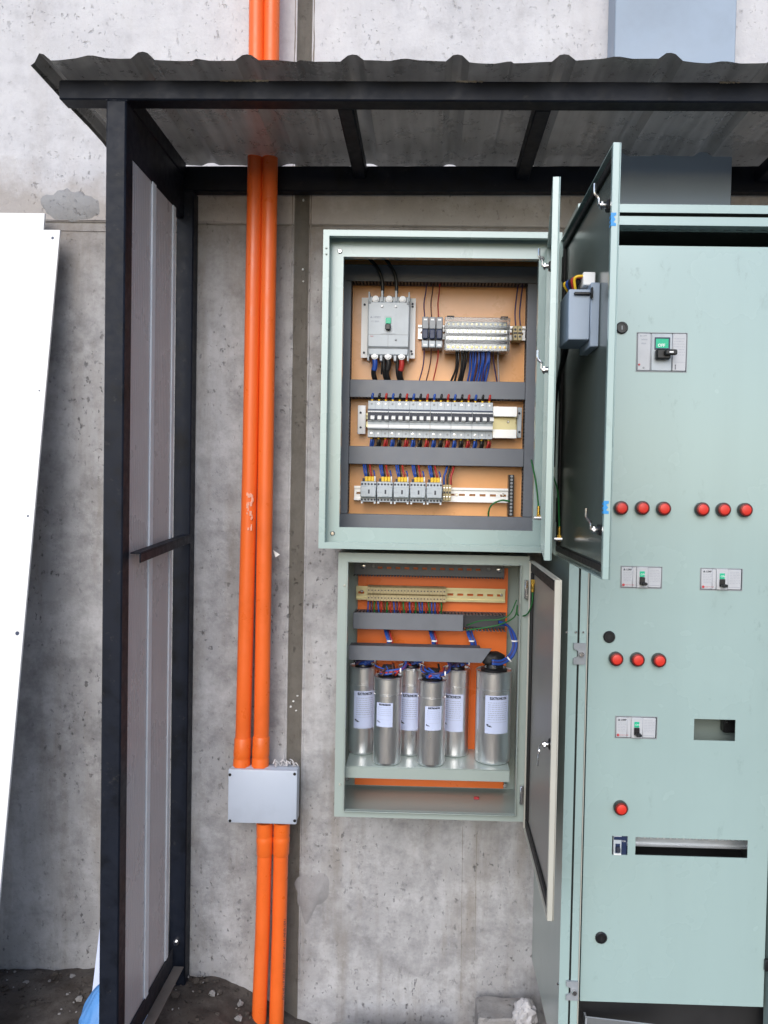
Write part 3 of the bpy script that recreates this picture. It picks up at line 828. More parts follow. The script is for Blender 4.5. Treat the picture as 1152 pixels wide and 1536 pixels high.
# outer door
fx0 = at(909, 640, 1.27).x; T = at(921.5, 640, 1.27).x-fx0
dz1, dz0 = at(925, 213, 1.27).z, at(908, 870, 1.27).z
D1, L1, W1 = pan_door(UE, 'door', ux1-.004, Y(DU)-.004, fx0, Y(1.27), dz0, dz1, T, 'green', 'green_shaded', label='outer door swung open, seen from its back')
gasket(D1, L1, W1, dz0, dz1, T, .009, .014, .006)
cam_latch(D1, W1, L1-.040, at(901, 305, 1.30).z, T); cam_latch(D1, W1, L1-.040, at(889, 795, 1.30).z, T)
mb = MB(); z_ = at(896, 828, 1.285).z; mb.box(L1-.032, L1-.014, T-.0040, T-.0036, z_-.024, z_+.022); put(mb, W1); mb.build('paper_label', 'label', D1)
mb = MB()
for zz in (z_+.007, z_-.008): mb.box(L1-.032, L1-.014, T-.0043, T-.0041, zz-.0006, zz+.0006)
put(mb, W1); mb.build('label_print', 'inkg', D1)
for py, px in ((329, 921), (761, 908)):                           # blue M stickers folded round the door edge
    z = at(px, py, 1.27).z; s = .0105; t_ = .0001
    L2, Wd = L1, W1
    mb = MB()
    # letter laid on its side on the outer edge face: rotated M
    edge = [(0, -s), (.0085, -s), (.0085, -s+.004), (.0042, -s+.006), (.0075, 0), (.0042, s-.006), (.0085, s-.004), (.0085, s), (0, s)]
    A = [mb.bm.verts.new((L1+.0005, -.0008+u, z+v)) for u, v in edge]; B = [mb.bm.verts.new((L1+.0001, -.0008+u, z+v)) for u, v in edge]
    mb.bm.faces.new(A); mb.bm.faces.new(B[::-1])
    for i in range(len(A)): mb.bm.faces.new((A[i], B[i], B[(i+1) % len(A)], A[(i+1) % len(A)]))
    for q in (-s, -s*.36, s*.32): mb.box(L1-.011, L1+.0004, -.0006, -.0002, z+q, z+q+.0042)
    put(mb, W1); mb.build('letter_sticker', 'bluest', D1, smooth=0, label='blue M sticker folded round the door edge')
# inner door
gx = at(821, 620, 1.40).x; T2 = at(832.6, 620, 1.40).x-gx
gz1, gz0 = at(838, 265, 1.40).z, at(818, 841, 1.40).z
D2, L2, W2 = pan_door(UE, 'inner_door', at(815, 590, 1.80).x, Y(DI)-.004, gx, Y(1.40), gz0, gz1, T2, 'green', 'green_shaded', label='narrow inner door swung open edge on')
cam_latch(D2, W2, L2-.022, at(815, 556, 1.43).z, T2)
cam_latch(D2, W2, L2-.19, at(820, 402, 1.6).z, T2)
for py in (405, 585, 765):                                        # hinges between the enclosure side and the doors
    z = at(842, py, DU).z
    MB().box(ux1-.001, ux1+.012, Y(DU)-.010, Y(DU)+.004, z-.028, z+.028, .002).build('hinge', 'blackp', UE)
# earth wires of the doors
for (pa, da), (pm, dm), (pb, db) in ((((797, 690), 1.82), ((804, 725), 1.77), ((808, 762), 1.70)), (((830, 715), 1.75), ((837, 740), 1.70), ((839, 793), 1.62))):
    A, Bm, B = at(*pa, da), at(*pm, dm), at(*pb, db)
    w_ = wire(UE, [A, Bm, B], .0019, 'greenw', 'earth_wire')
    mb = MB(); mb.cyl(B+Vector((0, 0, .004)), B-Vector((0, 0, .014)), .0036, 10).box(B.x-.004, B.x+.004, B.y-.001, B.y+.001, B.z-.026, B.z-.014); mb.build('lug', 'brass', w_)
    MB().cyl(B+Vector((-.010, 0, -.022)), B+Vector((.006, 0, -.022)), .0042, 8).build('stud', 'steel', w_)

# panel instrument on the back of the outer door
p0 = at(872, 440, 1.42); ud = abs(Y(1.36)-(Y(DU)))
pm = thing('panel_meter', 'pale grey panel meter fixed through the open outer door', 'meter', W1(Vector((ud, T-.05, at(870, 522, 1.40).z))), None)
zt_, zb_ = at(870, 437, 1.40).z, at(870, 512, 1.40).z
def pmb(name, mat, *boxes, bev=.0015):
    mb = MB()
    for b in boxes: mb.box(*b, bev)
    put(mb, W1); return mb.build(name, mat, pm)
ub = L1-.115; yb = T-.004
hs = pmb('housing', 'trunk', (ub-.09, ub, yb-.054, yb-.0165, zb_, zt_))
pmb('bezel_back', 'trunk', (ub-.09, ub+.001, yb-.016, yb, zb_-.012, zt_+.012))
pmb('clamp', 'blackp', (ub+.0012, ub+.006, yb-.046, yb-.0172, zt_-.011, zt_-.006), (ub+.0012, ub+.010, yb-.017, yb-.0135, zt_-.018, zt_+.002))
pmb('terminal_block', 'white', (ub-.06, ub-.02, yb-.026, yb-.004, zt_+.0125, zt_+.036))
for i, (mt) in enumerate(('yellow', 'redw', 'blackw', 'bluew', 'yellow')):
    u = ub-.024-.010*i
    mb = MB(); mb.tube([(u, yb-.020, zt_+.030), (u, yb-.040-.003*i, zt_+.026), (u-.012, yb-.036, zt_+.004), (u-.05, yb-.03, zt_-.004-.004*i)], .0026, 6, 5)
    put(mb, W1); mb.build('wire', mt, pm, smooth=180)
mb = MB()
for i in range(4):
    mb.tube([(ub-.035, yb-.030-.003*i, zt_+.024), (ub-.10, yb-.034+.004*i, zt_+.004), (ub-.20, yb-.022, zt_-.05-.01*i), (ub-.33, yb-.018, zt_-.14), (ub-.375, yb-.014, zt_-.30)], .0035, 6, 6)
put(mb, W1); mb.build('cable_bundle', 'blackw', pm, smooth=180)

# ---- ducts of the upper enclosure
DF = 1.938
def rc(a, b, c, d_): return rect(a, b, c, d_, DF)
xl0, xl1 = at(515, 590, DF).x-.006, at(524.5, 590, DF).x
xr0, xr1 = at(788, 590, DF).x, at(801, 590, DF).x+.004
zT0, zT1 = at(655, 423, DF).z, at(655, 398, DF).z
zB0, zB1 = at(650, 800, DF).z, at(650, 773, DF).z
duct('topmost grey wiring duct, running along the head of the upper enclosure', (xl0, xr1, zT0, zT1), DF, DP, 'H')
duct('grey wiring duct along the foot of the upper enclosure', (xl0, xr1, zB0, zB1), DF, DP, 'H')
duct('upright grey wiring duct at the left side of the upper enclosure', (xl0, xl1, zB1+.0005, zT0-.0005), DF, DP, 'V')
duct('upright grey wiring duct at the right side of the upper enclosure', (xr0, xr1, zB1+.0005, zT0-.0005), DF, DP, 'V')
zm = rect(525, 571, 787, 597.5, DF)
duct('grey wiring duct directly above the row of miniature breakers', (xl1+.0005, xr0-.0005, zm[2], zm[3]), DF, DP, 'H')
zm2 = rect(522, 671, 784, 698, DF)
duct('grey wiring duct directly below the row of miniature breakers', (xl1+.0005, xr0-.0005, zm2[2], zm2[3]), DF, DP, 'H')

# ---- main moulded-case breaker
DM = 1.915
a = rect(551, 440, 614.5, 538, DM)
mc = thing('main_breaker', 'large grey three pole main breaker at the top left of the upper enclosure', 'circuit breaker', ((a[0]+a[1])/2, Y(DP), a[2]))
b = rect(542, 447, 623, 537, 1.958)
MB().plate(b[0], b[1], b[2], b[3], Y(1.958), Y(1.9605), []).build('bracket', 'white', mc)
for px, py in ((547, 457), (619, 460), (546, 529), (618, 531), (619, 456), (617, 527)): screw(mc, at(px, py, 1.958), 1.958, .0028, 'ink')
wM = a[1]-a[0]; hM = a[3]-a[2]; X = lambda f: a[0]+wM*f; Z = lambda f: a[2]+hM*f
mb = MB(); mb.box(X(0), X(1), Y(DM)+.012, Y(1.9575), Z(.04), Z(.97), .002)
mb.box(X(.01), X(.99), Y(DM), Y(DM)+.0118, Z(.175), Z(.87), .0025)
mb.box(X(.03), X(.97), Y(DM)+.004, Y(DM)+.0118, Z(.06), Z(.165), .002)
for i in range(4):
    c = (0.02, .335, .665, .98)[i]; h = .03 if i in (0, 3) else .05
    mb.box(X(c-.025*(1 if i else .4)), X(c+.025*(1 if i < 3 else .4)), Y(DM)+.003, Y(DM)+.040, Z(.88), Z(1.0+h), .001)
    mb.box(X(c-.03*(1 if i else .4)), X(c+.03*(1 if i < 3 else .4)), Y(DM)+.003, Y(DM)+.040, Z(-.03), Z(.055), .001)
mb.build('case', 'lgrey', mc)
MB().box(X(.03), X(.97), Y(DM)-.0003, Y(DM)+.001, Z(.365), Z(.373)).box(X(.02), X(.98), Y(DM)+.0035, Y(DM)+.006, Z(.166), Z(.176)).box(X(.49), X(.50), Y(DM)-.0003, Y(DM)+.001, Z(.18), Z(.36)).build('seam', 'mgrey', mc)
MB().plate(X(.33), X(.67), Z(.38), Z(.71), Y(DM)-.0012, Y(DM)-.0001, [(X(.41), X(.57), Z(.42), Z(.64))]).build('toggle_frame', 'lgrey', mc)
MB().box(X(.43), X(.56), Y(DM)-.0025, Y(DM)-.0002, Z(.535), Z(.625), .0005).build('indicator', 'teal', mc)
MB().box(X(.43), X(.555), Y(DM)-.012, Y(DM)-.0002, Z(.43), Z(.525), .002).build('toggle', 'blackp', mc)
text('▲ NF250', .0065, (X(.06), Y(DM)-.0004, Z(.62)), 'inkg', mc)
text('SW  225A', .0048, (X(.08), Y(DM)-.0004, Z(.56)), 'inkg', mc)
text('TRIP', .0042, (X(.07), Y(DM)-.0004, Z(.33)), 'redink', mc)
for fx, fz in ((.34, .80), (.665, .80)): screw(mc, Vector((X(fx), 0, Z(fz))), DM, .0035, 'white')
for fx, fz in ((.05, .855), (.95, .845), (.68, .29)): screw(mc, Vector((X(fx), 0, Z(fz))), DM, .0025, 'mgrey')
for i, fx in enumerate((.18, .50, .82)):
    for up in (1, 0):
        zc = Z(.92) if up else Z(.02)
        MB().box(X(fx-.09), X(fx+.09), Y(DM)+.0105, Y(DM)+.0118, Z(.885) if up else Z(.05), Z(.965) if up else Z(.125)).build('terminal_recess', 'blackp', mc)
        MB().lathe((X(fx), Y(DM)+.010, zc+(0 if up else .004)), [(.0085, 0), (.0085, .004), (.005, .0045), (.005, .008), (.001, .008)], 18, 'Y').build('terminal_bolt', 'white', mc)
    x = X(fx)
    top = Vector((x, Y(DM)+.014, Z(-.005)))
    mt = ('bluew', 'blackw', 'redw')[i]
    wire(mc, [top, top+Vector((.001, .001, -.012)), top+Vector((-.002, .004, -.026))], .0066, mt, 'sleeve', 10)
    wire(mc, [top+Vector((-.001, .003, -.02)), top+Vector((-.003, .010, -.034)), top+Vector((.002, .030, -.052)), top+Vector((.008, .048, -.070))], .0062, 'blackw', 'cable', 10)
    if i:
        wire(mc, [top+Vector((-.011, .004, .01)), top+Vector((-.010, .009, -.03)), top+Vector((-.003, .030, -.053)), top+Vector((.004, .048, -.070))], .0045, 'blackw', 'cable', 8)
    else: wire(mc, [top+Vector((.017, .004, .012)), top+Vector((.017, .006, -.035))], .002, 'blackw', 'cable')
for px, q in ((575, ((574, 440), (573, 420), (566, 402), (552, 385), (545, 372))), (596, ((595, 440), (594, 418), (588, 402), (577, 386), (571, 372)))):
    wire(mc, [at(u, v, d) for (u, v), d in zip(q, (1.93, 1.928, 1.925, 1.93, 1.94))], .0042, 'blackw', 'supply_cable', 8)

# ---- fuse holders and their rail
din_rail('bright rail carrying the fuse holders and the clear distribution block', 627, 789, 499, 1.972)
fu = None
DFu = 1.925
for i in range(3):
    r = rect(632.8+10.6*i, 474+.25*i, 643.0+10.6*i, 521+.25*i, DFu)
    if i == 0:
        fu = thing('fuse_holder', 'leftmost of the three grey fuse holders beside the main breaker', 'fuse holder', ((r[0]+r[1])/2, Y(1.97), r[2]), 'grey fuse holders')
        hh = r[3]-r[2]; c = (r[0]+r[1])/2
        MB().box(r[0], r[1], Y(DFu)+.010, Y(1.9715), r[2], r[3], .0012).build('base', 'mgrey', fu)
        MB().box(r[0]+.0004, r[1]-.0004, Y(DFu)+.002, Y(DFu)+.0098, r[2]+hh*.60, r[3]-.001, .0015).build('top_cap', 'mgrey', fu)
        MB().box(r[0]+.0004, r[1]-.0004, Y(DFu)+.004, Y(DFu)+.0098, r[2]+.001, r[2]+hh*.24, .0015).build('bottom_cap', 'lgrey', fu)
        MB().box(r[0]+.0012, r[1]-.0012, Y(DFu)-.004, Y(DFu)+.0097, r[2]+hh*.27, r[2]+hh*.58, .002).build('fuse_drawer', 'navy', fu)
        MB().box(c-.004, c+.004, Y(DFu)+.0015, Y(DFu)+.0022, r[3]-.010, r[3]-.006).box(c-.004, c+.004, Y(DFu)+.0035, Y(DFu)+.0042, r[2]+.005, r[2]+.009).build('marking', 'white', fu)
        f0 = r
    else:
        copy_thing(fu, Vector((r[0]-f0[0], 0, r[2]-f0[2])), ('middle of the three grey fuse holders beside the main breaker', 'rightmost of the three grey fuse holders, next to the clear distribution block')[i-1])
fus = [o for o in COL.objects if o.name.startswith('fuse_holder')]
for i, mt in enumerate(('purplew', 'brownw', 'redw')):
    q = [(637+10.5*i, 476), (636+10.5*i, 455), (639+10*i, 436), (640+10*i, 418)]
    wire(fus[i], [at(u, v, d) for (u, v), d in zip(q, (1.945, 1.95, 1.955, 1.96))], .0016, mt)
    q = [(636+10.5*i, 518), (636+10.5*i, 535), (634+10*i, 552), (628+10.5*i, 574)]
    wire(fus[i], [at(u, v, d) for (u, v), d in zip(q, (1.945, 1.95, 1.955, 1.96))], .0016, mt)

# ---- distribution block under its clear cover
DB = 1.905
r = rect(667, 476, 765, 526, DB)
db = thing('distribution_block', 'wide distribution block with brass bars under a clear cover', 'distribution block', ((r[0]+r[1])/2, Y(1.97), r[2]))
MB().box(r[0]+.002, r[1]-.002, Y(1.955), Y(1.9715), r[2]+.003, r[3]-.003, .002).build('base', 'mgrey', db)
hb = r[3]-r[2]
for k, (f0_, f1_, dd, mt) in enumerate(((.78, .95, 1.935, 'lgrey'), (.58, .70, 1.930, 'rail'), (.36, .48, 1.925, 'rail'), (.04, .25, 1.925, 'white'))):
    MB().box(r[0]+.004, r[1]-.004, Y(dd), Y(dd)+.012, r[2]+hb*f0_, r[2]+hb*f1_, .001).build('bus_bar', mt, db)
    n = 13
    mb = MB()
    for i in range(n):
        x = r[0]+.010+(r[1]-r[0]-.02)*i/(n-1); zc = r[2]+hb*(f0_+f1_)/2
        mb.lathe((x, Y(dd)-.0001, zc), [(.0028, 0), (.0028, .002), (.0006, .0022)], 10, 'Y')
    mb.build('terminal_screws', 'zinc' if k < 3 else 'brass', db, kind='stuff')
mb = MB(); mb.box(r[0]+.012, r[1]-.004, Y(1.9225), Y(1.9248), r[2]+hb*.27, r[2]+hb*.33).build('seam', 'ink', db)
cv = MB(); cv.box(r[0], r[1], Y(DB), Y(DB)+.0016, r[2], r[3], .0006)
cv.box(r[0], r[1], Y(DB)+.0018, Y(1.954), r[3]-.0016, r[3]).box(r[0], r[1], Y(DB)+.0018, Y(1.954), r[2], r[2]+.0016)
cv.box(r[0], r[0]+.0016, Y(DB)+.0018, Y(1.954), r[2]+.0018, r[3]-.0018).box(r[1]-.0016, r[1], Y(DB)+.0018, Y(1.954), r[2]+.0018, r[3]-.0018)
cv.build('clear_cover', 'clear', db)
for px in (676, 757): p = at(px, 475, DB); MB().box(p.x-.009, p.x+.009, Y(DB)+.002, Y(DB)+.02, r[3]+.0002, r[3]+.004, .001).build('cover_clip', 'blackp', db)
rr = random.Random(2)
lay = [('blackw', 684), ('blackw', 688), ('blackw', 692.5), ('blackw', 697), ('blackw', 700), ('bluew', 706), ('bluew', 710), ('bluew', 713.5), ('brownw', 716), ('bluew', 719), ('bluew', 722.5), ('bluew', 726), ('purplew', 729), ('bluew', 731), ('bluew', 734)]
for i, (mt, px) in enumerate(lay):
    e = px-8+(i*.2 if i > 4 else 0)
    q = [(px, 521), (px+rr.uniform(-1, 1), 540), (px-2+rr.uniform(-2, 1), 556), (e+rr.uniform(-2, 2), 577)]
    wire(db, [at(u, v, d+rr.uniform(-.006, .004)) for (u, v), d in zip(q, (1.935, 1.932, 1.94, 1.952))], .0026, mt)
for px, ex, mt in ((740, 746, 'purplew'), (747, 748.5, 'pink')):
    wire(db, [at(px, 523, 1.94), at(px, 540, 1.945), at((px+ex)/2, 558, 1.95), at(ex, 576, 1.958)], .0018, mt)
# two beige terminals right of it
r = rect(770, 488, 784, 510, 1.93)
tb = thing('terminal_block', 'pair of beige rail terminals right of the clear distribution block', 'terminal block', ((r[0]+r[1])/2, Y(1.97), r[2]))
for k in range(2):
    xa_ = r[0]+(r[1]-r[0])*k/2; xb_ = xa_+(r[1]-r[0])/2-.0006
    MB().box(xa_, xb_, Y(1.935), Y(1.9715), r[2], r[3], .001).build('terminal', 'beige', tb)
    zc = (r[2]+r[3])/2; c = (xa_+xb_)/2
    for s in (-1, 1): MB().lathe((c, Y(1.935), zc+s*.0085), [(.003, 0), (.003, .0008), (.0008, .001)], 10, 'Y').build('screw', 'ink', tb)
    MB().box(xa_+.001, xb_-.001, Y(1.9338), Y(1.936), zc-.002, zc+.002).build('slot', 'ink', tb)
    px = 773.5+7*k
    wire(tb, [at(px, 489, 1.945), at(px-1, 470, 1.948), at(px+1, 448, 1.955), at(px+4, 424, 1.962)], .0018, 'purplew')

# ---- miniature breaker row
DB2 = 1.915
din_rail('yellow zinc rail behind the row of miniature breakers', 545, 778, 632, 1.965, mat='zinc')
r = rect(551.3, 600.5, 582.6, 655, DB2)
mbk = thing('miniature_breaker', 'first three pole miniature breaker from the left end of the long row', 'circuit breaker', ((r[0]+r[1])/2, Y(1.965), r[2]), 'row of six miniature breakers')
Hh = r[3]-r[2]; pw = (r[1]-r[0])/3; x0 = r[0]+.0003; x1 = r[1]-.0003; Zf = lambda f: r[3]-Hh*f
profile = [(1.962, .0), (1.962, 1.0), (1.928, 1.0), (1.928, .79), (1.915, .77), (1.915, .60), (1.912, .575), (1.912, .29), (1.915, .25), (1.928, .21), (1.928, 0)]
MB().prism([(Y(d), Zf(f)) for d, f in profile], 'X', x0, x1).build('case', 'lgrey', mbk, smooth=0)
MB().box(x0+.0002, x1-.0002, Y(1.9116), Y(1.9122), Zf(.285), Zf(.245)).box(x0+.0002, x1-.0002, Y(1.9274), Y(1.9279), Zf(.765), Zf(.785)).build('blue_stripe', 'navy', mbk, smooth=0)
MB().box(x0+.0002, x1-.0002, Y(1.9112), Y(1.912), Zf(.32), Zf(.56)).build('toggle_slot', 'ink', mbk, smooth=0)
MB().box(x0+.0002, x1-.0002, Y(1.9145), Y(1.915), Zf(.665), Zf(.745)).build('rating_strip', 'white', mbk, smooth=0)
MB().box(x0+.001, x1-.001, Y(1.9112), Y(1.9118), Zf(.305), Zf(.33)).build('rating_strip', 'white', mbk, smooth=0)
for k in range(3):
    c = x0+pw*(k+.80)-.001
    MB().prism([(Y(1.9111), Zf(.42)), (Y(1.899), Zf(.455)), (Y(1.899), Zf(.53)), (Y(1.9111), Zf(.56))], 'X', c-.0046, c+.0046).build('toggle', 'white', mbk, smooth=0)
    cc = x0+pw*(k+.5)
    for f in (.08, .90): MB().lathe((cc, Y(1.928), Zf(f)), [(.0026, 0), (.0026, .0006), (.0005, .0008)], 10, 'Y').build('screw', ('mgrey', 'steel', 'white')[(k+(f > .5)) % 3], mbk)
    if k: MB().box(x0+pw*k-.0003, x0+pw*k+.0003, Y(1.9268), Y(1.9275), Zf(.02), Zf(.19)).box(x0+pw*k-.0003, x0+pw*k+.0003, Y(1.9268), Y(1.9275), Zf(.81), Zf(.98)).build('pole_line', 'mgrey', mbk, smooth=0)
    mt = ('bluew', 'blackw', 'redw')[k]
    rr = random.Random(k+20)
    top = Vector((cc, Y(1.940), Zf(0)))
    MB().cyl(top-Vector((0, 0, .004)), top+Vector((0, 0, .007)), .0026, 8).build('ferrule', 'yellow', mbk)
    wire(mbk, [top+Vector((0, 0, .006)), top+Vector((.001, -.003, .016)), top+Vector((.004, .010, .024)), top+Vector((.004, .024, .020))], .0032, mt)
    bot = Vector((cc, Y(1.940), Zf(1)))
    MB().cyl(bot+Vector((0, 0, .004)), bot-Vector((0, 0, .006)), .0026, 8).build('ferrule', 'yellow', mbk)
    wire(mbk, [bot-Vector((0, 0, .005)), bot+Vector((-.001, -.001, -.014)), bot+Vector((-.005-.001*k, .010, -.034))], .0032, mt)
    wire(mbk, [bot+Vector((.003, .006, -.002)), bot+Vector((.004, .006, -.014)), bot+Vector((-.001-.001*k, .016, -.034))], .0030, mt)
names = ('second', 'third', 'fourth', 'fifth')
for i in range(1, 6):
    copy_thing(mbk, Vector((3*pw*i, 0, 0)), (f'{names[i-1]} three pole miniature breaker from the left end of the long row' if i < 5 else 'sixth three pole miniature breaker, at the right end of the row beside the metal channel'))
# end brackets and channel
r2 = rect(536.5, 608, 546, 651, 1.955)
o = MB().box(r2[0], r2[1]+.004, Y(1.955), Y(1.958), r2[2], r2[3], .004, 2).build('bracket', 'white')
o.name = 'end_bracket'; tag(o, 'white end bracket left of the miniature breaker row', 'bracket', 'breaker row end brackets')
WLOC[o.name] = o.location.copy()
for py in (619, 641): screw(o, at(541, py, 1.955), 1.955, .0028, 'ink')
r3 = rect(739.5, 610, 775, 657, 1.935)
ch = thing('metal_channel', 'bright metal channel covering the free rail right of the miniature breakers', 'channel', ((r3[0]+r3[1])/2, Y(1.96), r3[2]))
hh = r3[3]-r3[2]
MB().box(r3[0], r3[1], Y(1.935), Y(1.937), r3[2]+hh*.69, r3[3]).box(r3[0], r3[1], Y(1.9372), Y(1.957), r3[3]-.0015, r3[3]).build('flange', 'rail', ch, smooth=0)
MB().box(r3[0], r3[1], Y(1.935), Y(1.937), r3[2], r3[2]+hh*.27).box(r3[0], r3[1], Y(1.9372), Y(1.957), r3[2], r3[2]+.0015).build('flange', 'rail', ch, smooth=0)
MB().box(r3[0]-.05, r3[1], Y(1.9575), Y(1.959), r3[2]+.002, r3[3]-.002).build('web', 'zinc', ch)
screw(ch, at(762, 633, 1.957), 1.9572, .0035)
r4 = rect(775.8, 611, 782.5, 657, 1.955)
o = MB().box(r4[0], r4[1], Y(1.955), Y(1.958), r4[2], r4[3], .002).build('end_bracket', 'lgrey')
tag(o, 'grey end bracket right of the metal channel', 'bracket', 'breaker row end brackets')
for py in (620, 648): screw(o, at(779, py, 1.955), 1.955, .003, 'ink')

# ---- contactor row
din_rail('bright slotted rail along the lowest row of the upper enclosure', 531, 763, 741.5, 1.965, h=.036)
DC = 1.905
r = rect(540, 722, 564.2, 752.5, DC)
ct = thing('contactor', 'first pale grey contactor from the left under the lower breaker duct', 'contactor', ((r[0]+r[1])/2, Y(1.965), r[2]), 'row of five contactors')
wC, hC = r[1]-r[0], r[3]-r[2]; X = lambda f: r[0]+wC*f; Z = lambda f: r[2]+hC*f
MB().box(X(.015), X(.985), Y(DC)+.014, Y(1.9645), Z(-.01), Z(1.0), .0012).build('case', 'lgrey', ct)
MB().box(X(.02), X(.98), Y(DC), Y(DC)+.0138, Z(.22), Z(.76), .002).build('front', 'lgrey', ct)
MB().box(X(.36), X(.74), Y(DC)-.0010, Y(DC)-.0001, Z(.28), Z(.70), .0004).build('nameplate', 'lgrey', ct)
MB().box(X(.50), X(.60), Y(DC)-.0018, Y(DC)-.0008, Z(.40), Z(.60)).build('actuator', 'ink', ct)
text('AC3 4kW', .0026, (X(.06), Y(DC)-.0003, Z(.46)), 'inkg', ct); text('A1', .0028, (X(.06), Y(DC)-.0003, Z(.66)), 'inkg', ct)
for k in range(5):
    for f in (.87, .10):
        MB().lathe((X(.10+.20*k), Y(DC)+.0138, Z(f)), [(.0026, 0), (.0026, .0008), (.0006, .001)], 10, 'Y').build('screw', 'ink', ct)
for f in (.10, .90): MB().box(X(f-.06), X(f+.06), Y(DC)+.010, Y(DC)+.03, Z(-.10), Z(-.012), .001).build('foot', 'white', ct)
MB().box(X(.10), X(.25), Y(DC)+.020, Y(DC)+.036, Z(1.005), Z(1.16)).build('clip', 'ink', ct)
MB().box(X(.845), X(.93), Y(DC)+.012, Y(DC)+.034, Z(1.005), Z(1.27), .001).build('connector_end', 'white', ct)
for k in range(3):
    MB().box(X(.26+.195*k), X(.26+.195*k+.18), Y(DC)+.014, Y(DC)+.034, Z(1.005), Z(1.25), .001).build('connector', 'yellow', ct)
    x = X(.30+.2*k); z = Z(1.2); mt = ('bluew', 'blackw', 'redw')[k]
    for s, dx in ((0, -.004), (1, .001)):
        if k and s: continue
        wire(ct, [Vector((x+.003*s, Y(DC)+.024, z)), Vector((x+dx, Y(DC)+.022, z+.014)), Vector((x+dx-.004, Y(DC)+.04, z+.034))], .0023, mt)
wire(ct, [Vector((X(.86), Y(DC)+.026, Z(1.2))), Vector((X(.84), Y(DC)+.020, Z(1.4))), Vector((X(.78), Y(DC)+.026, Z(1.55)))], .002, 'bluew')
for i in range(1, 5):
    rn = rect(540+24.85*i, 722, 564.2+24.85*i, 752.5, DC)
    copy_thing(ct, Vector((rn[0]-r[0], 0, 0)), (f'{names[i-1]} pale grey contactor from the left under the lower breaker duct' if i < 4 else 'rightmost pale grey contactor, touching the three beige terminals'))
r = rect(664.5, 727, 677, 751, 1.93)
tb = thing('terminal_block', 'three beige rail terminals right of the contactor row', 'terminal block', ((r[0]+r[1])/2, Y(1.965), r[2]))
for k in range(3):
    xa_ = r[0]+(r[1]-r[0])*k/3; xb_ = xa_+(r[1]-r[0])/3-.0005
    MB().box(xa_, xb_, Y(1.93), Y(1.9645), r[2], r[3], .0008).build('terminal', 'beige', tb)
    c = (xa_+xb_)/2; zc = (r[2]+r[3])/2
    MB().box(c-.002, c+.002, Y(1.929), Y(1.931), zc-.002, zc+.003).build('slot', 'ink', tb)
    for s in (-1, 1): MB().lathe((c, Y(1.93), zc+s*.011), [(.002, 0), (.002, .0006), (.0006, .0008)], 8, 'Y').build('screw', 'steel', tb)
    px = 664+5.2*k
    wire(tb, [at(px+2, 728, 1.938), at(px+2, 716, 1.94), at(px+5, 706, 1.945), at(px+9, 690, 1.96)], .0028, ('bluew', 'blackw', 'redw')[k])
r = rect(763.5, 712, 771.5, 774, 1.94)
es = thing('terminal_strip', 'upright black terminal strip at the right end of the contactor rail', 'terminal strip', ((r[0]+r[1])/2, Y(1.98), r[2]))
MB().box(r[0], r[1], Y(1.95), Y(1.984), r[2], r[3], .001).build('body', 'blackp', es)
for i in range(12):
    z = r[2]+.004+(r[3]-r[2]-.008)*i/11
    MB().lathe(((r[0]+r[1])/2, Y(1.95), z), [(.0032, 0), (.0032, .002), (.001, .0022)], 10, 'Y').build('screw', 'mgrey', es)
wire(es, [at(765, 752, 1.948), at(752, 750.5, 1.945), at(738, 757, 1.945), at(733, 768, 1.95), at(733, 778, 1.96)], .0022, 'greenw')
# screws on the bare rail
ob = [o for o in COL.objects if o.name.startswith('din_rail') and 'lowest' in o.get('label', '')][0]
for px in (685, 754): screw(ob, at(px, 742, 1.972), 1.9718, .004)

# ================================================================== LOWER WALL ENCLOSURE
DL = 1.815
lx0, lx1 = at(504.5, 1030, DL).x, at(790, 1030, DL).x
lz0, lz1 = at(648, 1228.5, DL).z, at(648, 831.5, DL).z
LE = thing('wall_enclosure', 'lower grey green wall enclosure with six capacitors and one open door', 'enclosure', ((lx0+lx1)/2, Y(1.9), lz0))
mb = MB()
mb.box(lx0, lx0+t, Y(DL)+.0012, Y(2.013), lz0, lz1).box(lx1-t, lx1, Y(DL)+.0012, Y(2.013), lz0, lz1)
mb.box(lx0+t, lx1-t, Y(DL)+.0012, Y(2.013), lz0, lz0+t).box(lx0+t, lx1-t, Y(DL)+.0012, Y(2.013), lz1-t, lz1)
mb.box(lx0+t, lx1-t, Y(2.008), Y(2.0105), lz0+t, lz1-t)
mb.build('body', 'greyg', LE, smooth=0)
ox0, ox1 = at(520, 1030, DL).x, at(776, 1030, DL).x
oz0, oz1 = at(648, 1217, DL).z, at(648, 845.5, DL).z
mb = MB(); mb.plate(lx0, lx1, lz0, lz1, Y(DL)-.0012, Y(DL)+.001, [(ox0, ox1, oz0, oz1)]); mb.build('front_lip', 'greyg', LE, smooth=0)
mb = MB()
e = .0022
mb.box(ox0-e, ox0-.0002, Y(DL)-.012, Y(DL)-.0014, oz0-e, oz1+e, .0006).box(ox1+.0002, ox1+e, Y(DL)-.012, Y(DL)-.0014, oz0-e, oz1+e, .0006)
mb.box(ox0, ox1, Y(DL)-.012, Y(DL)-.0014, oz0-e, oz0-.0002, .0006).box(ox0, ox1, Y(DL)-.012, Y(DL)-.0014, oz1+.0002, oz1+e, .0006)
mb.build('rain_gutter', 'greyg', LE)
for px, py in ((517, 878), (510, 1176)): screw(LE, at(px, py, DL), DL-.0012, .0026, 'pebble')
DPL = 1.985
MB().box(at(535, 1000, DPL).x, at(759, 1000, DPL).x, Y(DPL), Y(DPL)+.002, at(648, 1180, DPL).z, at(648, 850, DPL).z).build('mounting_plate', 'orange', LE)
rs = rect(518, 1152, 764.5, 1170, 1.838)
